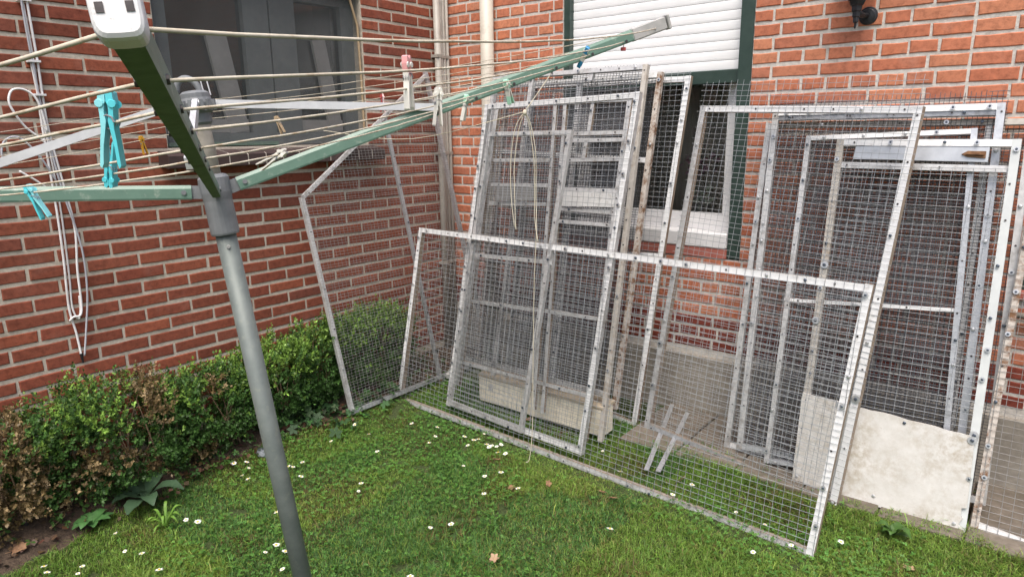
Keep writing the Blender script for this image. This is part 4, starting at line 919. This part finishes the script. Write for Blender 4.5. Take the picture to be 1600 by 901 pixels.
bush('box_shrub', 'fresh green box shrub behind the slanting mesh panel', -.93, .31, .545, 26, brown=.02, light=.7, rx=.13, xc=.15)
# undergrowth: dark ivy and small leaves on the soil
def leaf_cloud(name, pts, size, base, amt, rng, hmin=.015, hmax=.07, mat='bigleaf', lobes=1, **props):
    V4 = []; C4 = []
    for (x, y) in pts:
        z = gz(x, y)+rng.uniform(hmin, hmax); n = rng.normal(0, .45, 3)+np.array([.15, -.2, 1]); n /= np.linalg.norm(n)
        a = np.cross(n, rng.normal(0, 1, 3)); a /= np.linalg.norm(a); s = size*rng.uniform(.6, 1.3); col = np.clip(np.array(base)*(1+rng.normal(0, amt))*(1+rng.normal(0, amt*.3, 3)), .004, .8)
        for k in range(lobes):
            th = 0 if lobes == 1 else (k-(lobes-1)/2)*2.1*math.pi/ (lobes+1); b = np.cross(n, a); d = a*math.cos(th)+b*math.sin(th); e = np.cross(n, d); c = np.array([x, y, z])
            w = .42 if lobes == 1 else .30
            V4 += [c, c+d*s*.55+e*s*w+n*s*.08, c+d*s, c+d*s*.55-e*s*w+n*s*.08]; C4 += [col]*4
    V4 = np.array(V4); o = colored(name, V4, np.arange(len(V4)).reshape(-1, 4), np.array(C4), mat, at=V4.mean(0), **props); return o
rng = np.random.default_rng(5)
pts = [(rng.uniform(.12, .42), y) for y in rng.uniform(-3.0, -.4, 260)]
pts = [(min(x, float(soil_x(np.array([y]))[0])+.04), y) for x, y in pts]
leaf_cloud('ivy_leaves', [(rng.normal(.24, .09), rng.normal(-1.5, .10)) for _ in range(110)]+[(rng.normal(.33, .06), rng.normal(-1.15, .2)) for _ in range(60)], .034, (.035, .075, .028), .3, rng, lobes=5, kind='stuff')
leaf_cloud('border_weeds', pts, .022, (.05, .12, .028), .3, rng, lobes=3, kind='stuff')
pts = [(rng.uniform(.03, .46), rng.uniform(-3.1, -.3)) for _ in range(900)]
pts = [(x, y) for x, y in pts if x < soil_x(np.array([y]))[0]+.03]
leaf_cloud('leaf_litter', pts, .027, (.115, .066, .040), .4, rng, hmin=.010, hmax=.035, lobes=1, kind='stuff')
def rosette(name, label, x, y, n, L, W, base, seed, lift=.35, lobed=False, cat='weed'):
    r = random.Random(seed); t = thing(name, (x, y, gz(x, y)), label, cat)
    for k in range(n):
        a = 2*math.pi*k/n+r.uniform(-.35, .35); l = L*r.uniform(.7, 1.15); d = V(math.cos(a), math.sin(a), 0); s = V(-d.y, d.x, 0); vs = []; fs = []; cs = []
        S = 8; lf = lift*r.uniform(.5, 1.5)
        for i in range(S+1):
            q = i/S; wd = W*(math.sin(math.pi*min(1, q*.92+.06))**.75)*(1+.1*math.sin(q*19)) if not lobed else W*(.25+.75*q)*(1 if q < .85 else .5)
            if q < .2: wd *= .25+q*3
            c = V(x, y, gz(x, y)+.015)+d*l*q+V(0, 0, 1)*(l*lf*math.sin(q*2.4)+.004); col = np.array(base)*(1+r.uniform(-.1, .1))
            for m_ in (-1, 0, 1): vs.append(c+s*wd*m_+V(0, 0, .3*wd*abs(m_)+r.uniform(-.002, .002))); cs.append(np.clip(col*(1.18 if m_ == 0 else 1), 0, 1))
            if i: o = 3*(i-1); fs += [(o, o+1, o+4, o+3), (o+1, o+2, o+5, o+4)]
        colored('leaf', [tuple(v) for v in vs], fs, np.array(cs), 'bigleaf', t, at=tuple(V(x, y, gz(x, y))+d*l*.5), smooth=True)
    return t
rosette('dock_plant', 'weed with broad dark grey green leaves at the foot of the widest shrub', .40, -2.40, 7, .15, .036, (.045, .085, .045), 3, .42)
rosette('geranium_weed', 'small bright green lobed weed at the soil edge below the left shrub', .42, -2.62, 9, .075, .022, (.06, .15, .045), 4, .3)
rosette('grass_weed', 'pale green narrow leaved weed on the lawn beside the broad leaved weed', .62, -2.42, 11, .075, .006, (.13, .25, .04), 6, .8)
rosette('grass_weed', 'leafy green weed in the grass below the flaking white board', 2.99, -.70, 8, .06, .018, (.055, .12, .025), 8, .5)
b = MB(); b.lathe((.40, -1.82, gz(.40, -1.82)-.005), [(.03, 0), (.05, .012), (.042, .03), (.02, .038)], 9); tag(b.build('stone', 'stone'), 'flat blue grey stone at the soil edge beside the dryer pole', 'stone')

# ------------------------------------------------------------------ grass
def lawn_mask(x, y):
    e = np.interp(x, [0, .9, 1.7, 2.6, 3.2, 3.4, 4.6], [-.42, -.36, -.36, -.57, -.525, -.575, -.58])+.10*(vnoise(x, y*0, 9, 2)-.5)+.06*(vnoise(x, y, 30, 12)-.5)
    return (y < e) & (x > soil_x(y)-.03+.05*(vnoise(x, y, 15, 7)-.5)) & (vnoise(x, y, 5.5, 31)+.4*vnoise(x, y, 19, 8) > .23)
def scatter(n, x0, x1, y0, y1, rng):
    x = rng.uniform(x0, x1, n); y = rng.uniform(y0, y1, n); k = lawn_mask(x, y); return x[k], y[k]
rng = np.random.default_rng(77)
def in_view(x, y, mrg=160):
    q = np.stack([x-CAMP.x, y-CAMP.y, np.full_like(x, -CAMP.z)], 1); R_ = np.array([_r, _d, _f]); c = q @ R_.T; z = np.maximum(c[:, 2], .05)
    u = 800+1051*c[:, 0]/z; v = 450+1051*c[:, 1]/z
    return (c[:, 2] > .1) & (u > -mrg) & (u < 1600+mrg) & (v < 901+mrg)
x, y = scatter(720000, .2, 4.4, -3.9, -.35, rng); k = in_view(x, y); x, y = x[k], y[k]
x2, y2 = scatter(60000, .2, 5.2, -5.2, -.35, rng); k = ~in_view(x2, y2); x, y = np.concatenate([x, x2[k]]), np.concatenate([y, y2[k]])
n = len(x); z = ground_z(x, y)
tuft = vnoise(x, y, 3.2, 41); fine = vnoise(x, y, 24, 12); clov = vnoise(x, y, 2.1, 55)
clover_zone = np.clip((clov-.42)*3, 0, 1)*.6+np.clip((1.75-x)*1.2, 0, 1)*np.clip((y+2.3)*1.5, 0, 1)*.55
H = .8*(.014+.022*np.clip(tuft*1.3-.2, 0, 1)+.016*fine)*rng.uniform(.55, 1.35, n)*(1-.35*np.clip(clover_zone, 0, 1)); tall = rng.random(n) < .02; H[tall] *= 1.7
edge_t = (y > -.75) & (x > 2.5); H[edge_t] *= 1.25
yr = np.interp(x, [.342, 2.772], [-.903, -.989]); rail = (x < 2.78) & (y < yr+.03) & (y > yr-.10); H[rail] *= .5
yr = np.interp(x, [1.756, 2.76], [-.418, -.60]); rail = (x > 1.7) & (x < 2.78) & (y < yr+.03) & (y > yr-.07); H[rail] *= .5
a = rng.uniform(0, 2*math.pi, n)+1.2*vnoise(x, y, 6, 3); lean = rng.uniform(.25, 1.25, n)
dx, dy = np.cos(a), np.sin(a); w = rng.uniform(.0010, .0019, n)
base = np.stack([x, y, z-.003], 1); D = np.stack([dx, dy, np.zeros(n)], 1); S = np.stack([-dy, dx, np.zeros(n)], 1); Z = np.array([0, 0, 1.])
mid = base+D*(H*lean*.35)[:, None]+Z*(H*.6)[:, None]; tip = base+D*(H*lean)[:, None]+Z*(H*(1-.22*lean))[:, None]
W = w[:, None]
verts = np.stack([base-S*W, base+S*W, mid+S*W*.8, mid-S*W*.8, tip+S*W*.12, tip-S*W*.12], 1).reshape(-1, 3)
i0 = np.arange(n)*6; faces = np.concatenate([np.stack([i0, i0+1, i0+2, i0+3], 1), np.stack([i0+3, i0+2, i0+4, i0+5], 1)])
g1, g2, g3 = np.array([.135, .250, .042]), np.array([.21, .315, .058]), np.array([.088, .205, .050])
mixn = np.clip(vnoise(x, y, 1.7, 61)*1.4-.2+rng.normal(0, .22, n), 0, 1)[:, None]
col = g1*(1-mixn)+g2*mixn; dk = (vnoise(x, y, 4.0, 71) > .60)[:, None]; col = np.where(dk & (rng.random((n, 1)) < .75), g3, col)
yel = rng.random(n) < .08+.11*(vnoise(x, y, 3.3, 81) > .6); col[yel] = np.array([.20, .185, .065])
pale_blade = rng.random(n) < .10; col[pale_blade] = col[pale_blade]*1.25+np.array([.05, .055, .02])  # some blades paler than the rest, picked at random
brn = (rng.random(n) < .33*np.clip((vnoise(x, y, 5.2, 91)-.60)*6, 0, 1)); col[brn] = np.array([.155, .115, .045])
col = col*(1+rng.normal(0, .27, (n, 1)))*(1+rng.normal(0, .05, (n, 3))); col = np.clip(col, .012, .6)
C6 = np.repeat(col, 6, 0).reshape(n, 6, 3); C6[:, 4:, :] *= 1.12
colored('grass', verts, faces, C6.reshape(-1, 3), 'grass', at=(2, -2, 0), kind='stuff')
# clover: three small round leaflets on each stalk
x, y = scatter(52000, .2, 4.2, -3.6, -.4, rng); cz = np.clip((vnoise(x, y, 2.1, 55)-.42)*3, 0, 1)*.6+np.clip((1.75-x)*1.2, 0, 1)*np.clip((y+2.3)*1.5, 0, 1)*.6+.04
k = (rng.random(len(x)) < cz*.95) & in_view(x, y); x, y = x[k], y[k]; n = len(x)
h = rng.uniform(.014, .034, n); th = rng.uniform(0, 6.28, n); vs = []; cs = []
colr = np.array([.115, .26, .052])*(1+rng.normal(0, .2, (n, 1)))*(1+rng.normal(0, .05, (n, 3))); colr = np.clip(colr, .006, .5)
nr = rng.normal(0, .3, (n, 3))+Z; nr /= np.linalg.norm(nr, axis=1)[:, None]
for q in range(3):
    t_ = th+q*2.094; d = np.stack([np.cos(t_), np.sin(t_), np.zeros(n)], 1); d -= nr*(d*nr).sum(1)[:, None]; s = np.cross(nr, d); L = rng.uniform(.0055, .0095, n)[:, None]
    c = np.stack([x, y, ground_z(x, y)+h], 1)
    vs.append(np.stack([c, c+d*L*.62+s*L*.52, c+d*L*1.02+s*L*.3, c+d*L*1.02-s*L*.3, c+d*L*.62-s*L*.52], 1).reshape(-1, 3)); cs.append(np.repeat(colr, 5, 0))
vs = np.concatenate(vs); i0 = np.arange(len(vs)//5)*5
f5 = np.stack([i0, i0+1, i0+2, i0+3, i0+4], 1); colored('clover', vs, f5, np.concatenate(cs), 'grass', at=(1.5, -1.5, 0), kind='stuff')

# ------------------------------------------------------------------ daisies and fallen leaves
def daisy_mesh(seed):
    r = random.Random(seed); b = MB(); n = 17
    for k in range(n):
        a = 2*math.pi*k/n+r.uniform(-.06, .06); L = .0125*r.uniform(.88, 1.08); d = V(math.cos(a), math.sin(a), 0); s = V(-d.y, d.x, 0); z = r.uniform(-.001, .002)
        b.add([d*.003, d*L*.6+s*.0016+V(0, 0, z*.6+.001), d*L+V(0, 0, z), d*L*.6-s*.0016+V(0, 0, z*.6+.001)], [(0, 1, 2, 3)])
    return b
dpro = []
def daisy_label(x, y):
    if y > -1.0 and x > 1.6: return 'white daisy behind the mesh of the long low panel, on the strip of grass' if x < 2.5 else 'white daisy at the right end of the long low panel, near its post'
    if x > 1.55: return 'white daisy standing alone in the open lawn right of the cluster' if y > -1.5 else 'white daisy alone in the front middle of the lawn'
    if y > -1.17 and x > .9: return 'one of the tight cluster of white daisies before the left stack of panels'
    if y > -1.5 and x > 1.2: return 'white daisy just in front of the tight cluster of daisies'
    if y > -1.5: return 'white daisy near the corner where the slanting panel meets the lawn'
    if x < .8 and y > -1.6: return 'white daisy at the soil edge before the ivy'
    if x < .6 and y > -2.1: return 'one of five white daisies at the soil edge left of the dryer pole'
    if x < .8 and y > -2.1: return 'one of the white daisies just right of the dryer pole by the soil edge'
    if y > -2.0: return 'one of a pair of white daisies in the open lawn right of the dryer pole'
    if y > -2.32: return 'one of the white daisies beside the lower dryer pole'
    if y > -2.45: return 'one of two white daisies right of the pale narrow leaved weed'
    if y > -2.68: return 'one of the white daisies in front of the narrow leaved weed'
    return 'one of the white daisies in the bottom left corner of the lawn'
for k, (x, y) in enumerate(DAISY):
    z = gz(x, y); hgt = RNG.uniform(.04, .056)
    t = thing('daisy', (x, y, z), daisy_label(x, y), 'daisy', 'daisies in the lawn')
    c = V(x, y, z+hgt); sc = RNG.choice((.7, .9, 1, 1, 1.1, 1.2))
    if k < 4:
        pe = daisy_mesh(k).build('petals', 'petal', t, at=(0, 0, 0)); place(pe, c, t)
        b = MB(); b.lathe((0, 0, 0), [(.0042, -.0005), (.0044, .0012), (.0028, .0026), (.0006, .003)], 8); ye = b.build('flower_centre', 'yolk', t, at=(0, 0, 0)); place(ye, c, t)
        b = MB(); b.tube([(0, 0, 0), (.002, .001, -.02), (.001, 0, -.042)], .0009, 4); sm = b.build('flower_stalk', 'mint', t, at=(0, 0, 0)); place(sm, c, t); dpro.append((pe, ye, sm))
    else:
        pe, ye, sm = [dup(q, c, t) for q in dpro[k % 4]]
    rot = (RNG.uniform(-.35, .15)+.2, RNG.uniform(-.3, .3), RNG.uniform(0, 6.28))
    for q in (pe, ye): q.rotation_euler = rot; q.scale = (sc, sc, sc)
M['stalk'] = grainy('stalk_green', (.06, .13, .03), (.09, .17, .04), 30, .7, 0, 0)
for p_, y_, s_ in dpro: s_.data.materials[0] = M['stalk']
def oak_leaf(label, x, y, L, mat, seed, ang, stand=.3):
    r = random.Random(seed); n = 26; P = []
    for i in range(n):
        a = 2*math.pi*i/n; lob = 1+.22*math.sin(a*5+1)+r.uniform(-.06, .06); P.append((math.cos(a)*L*.5*lob*(1 if math.cos(a) > 0 else 1.05), math.sin(a)*L*.33*lob))
    R = Matrix.Rotation(ang, 3, 'Z') @ Matrix.Rotation(stand, 3, 'X') @ Matrix.Rotation(r.uniform(-.25, .25), 3, 'Y'); c = V(x, y, gz(x, y)+.022+abs(stand)*L*.25)
    top = [c+R @ V(p, q, .25*q*q/L+.12*p*p/L*r.uniform(-1, 1)+r.uniform(-.002, .002)) for p, q in P]; ctr = c+R @ V(0, 0, -.002); vs = [ctr]+top
    b = MB(); b.add(vs, [(0, i+1, (i+1) % n+1) for i in range(n)]); b.tube([c+R @ V(-L*.5, 0, 0), c+R @ V(-L*.78, .004, .003)], .0011, 4)
    tag(b.build('fallen_leaf', mat), label, 'leaf', 'fallen leaves on the lawn')
for i, ((x, y), L, lab, mt, st_) in enumerate(LEAVES): oak_leaf(lab, x, y, L*.85, mt, i, RNG.uniform(0, 6.28), st_)
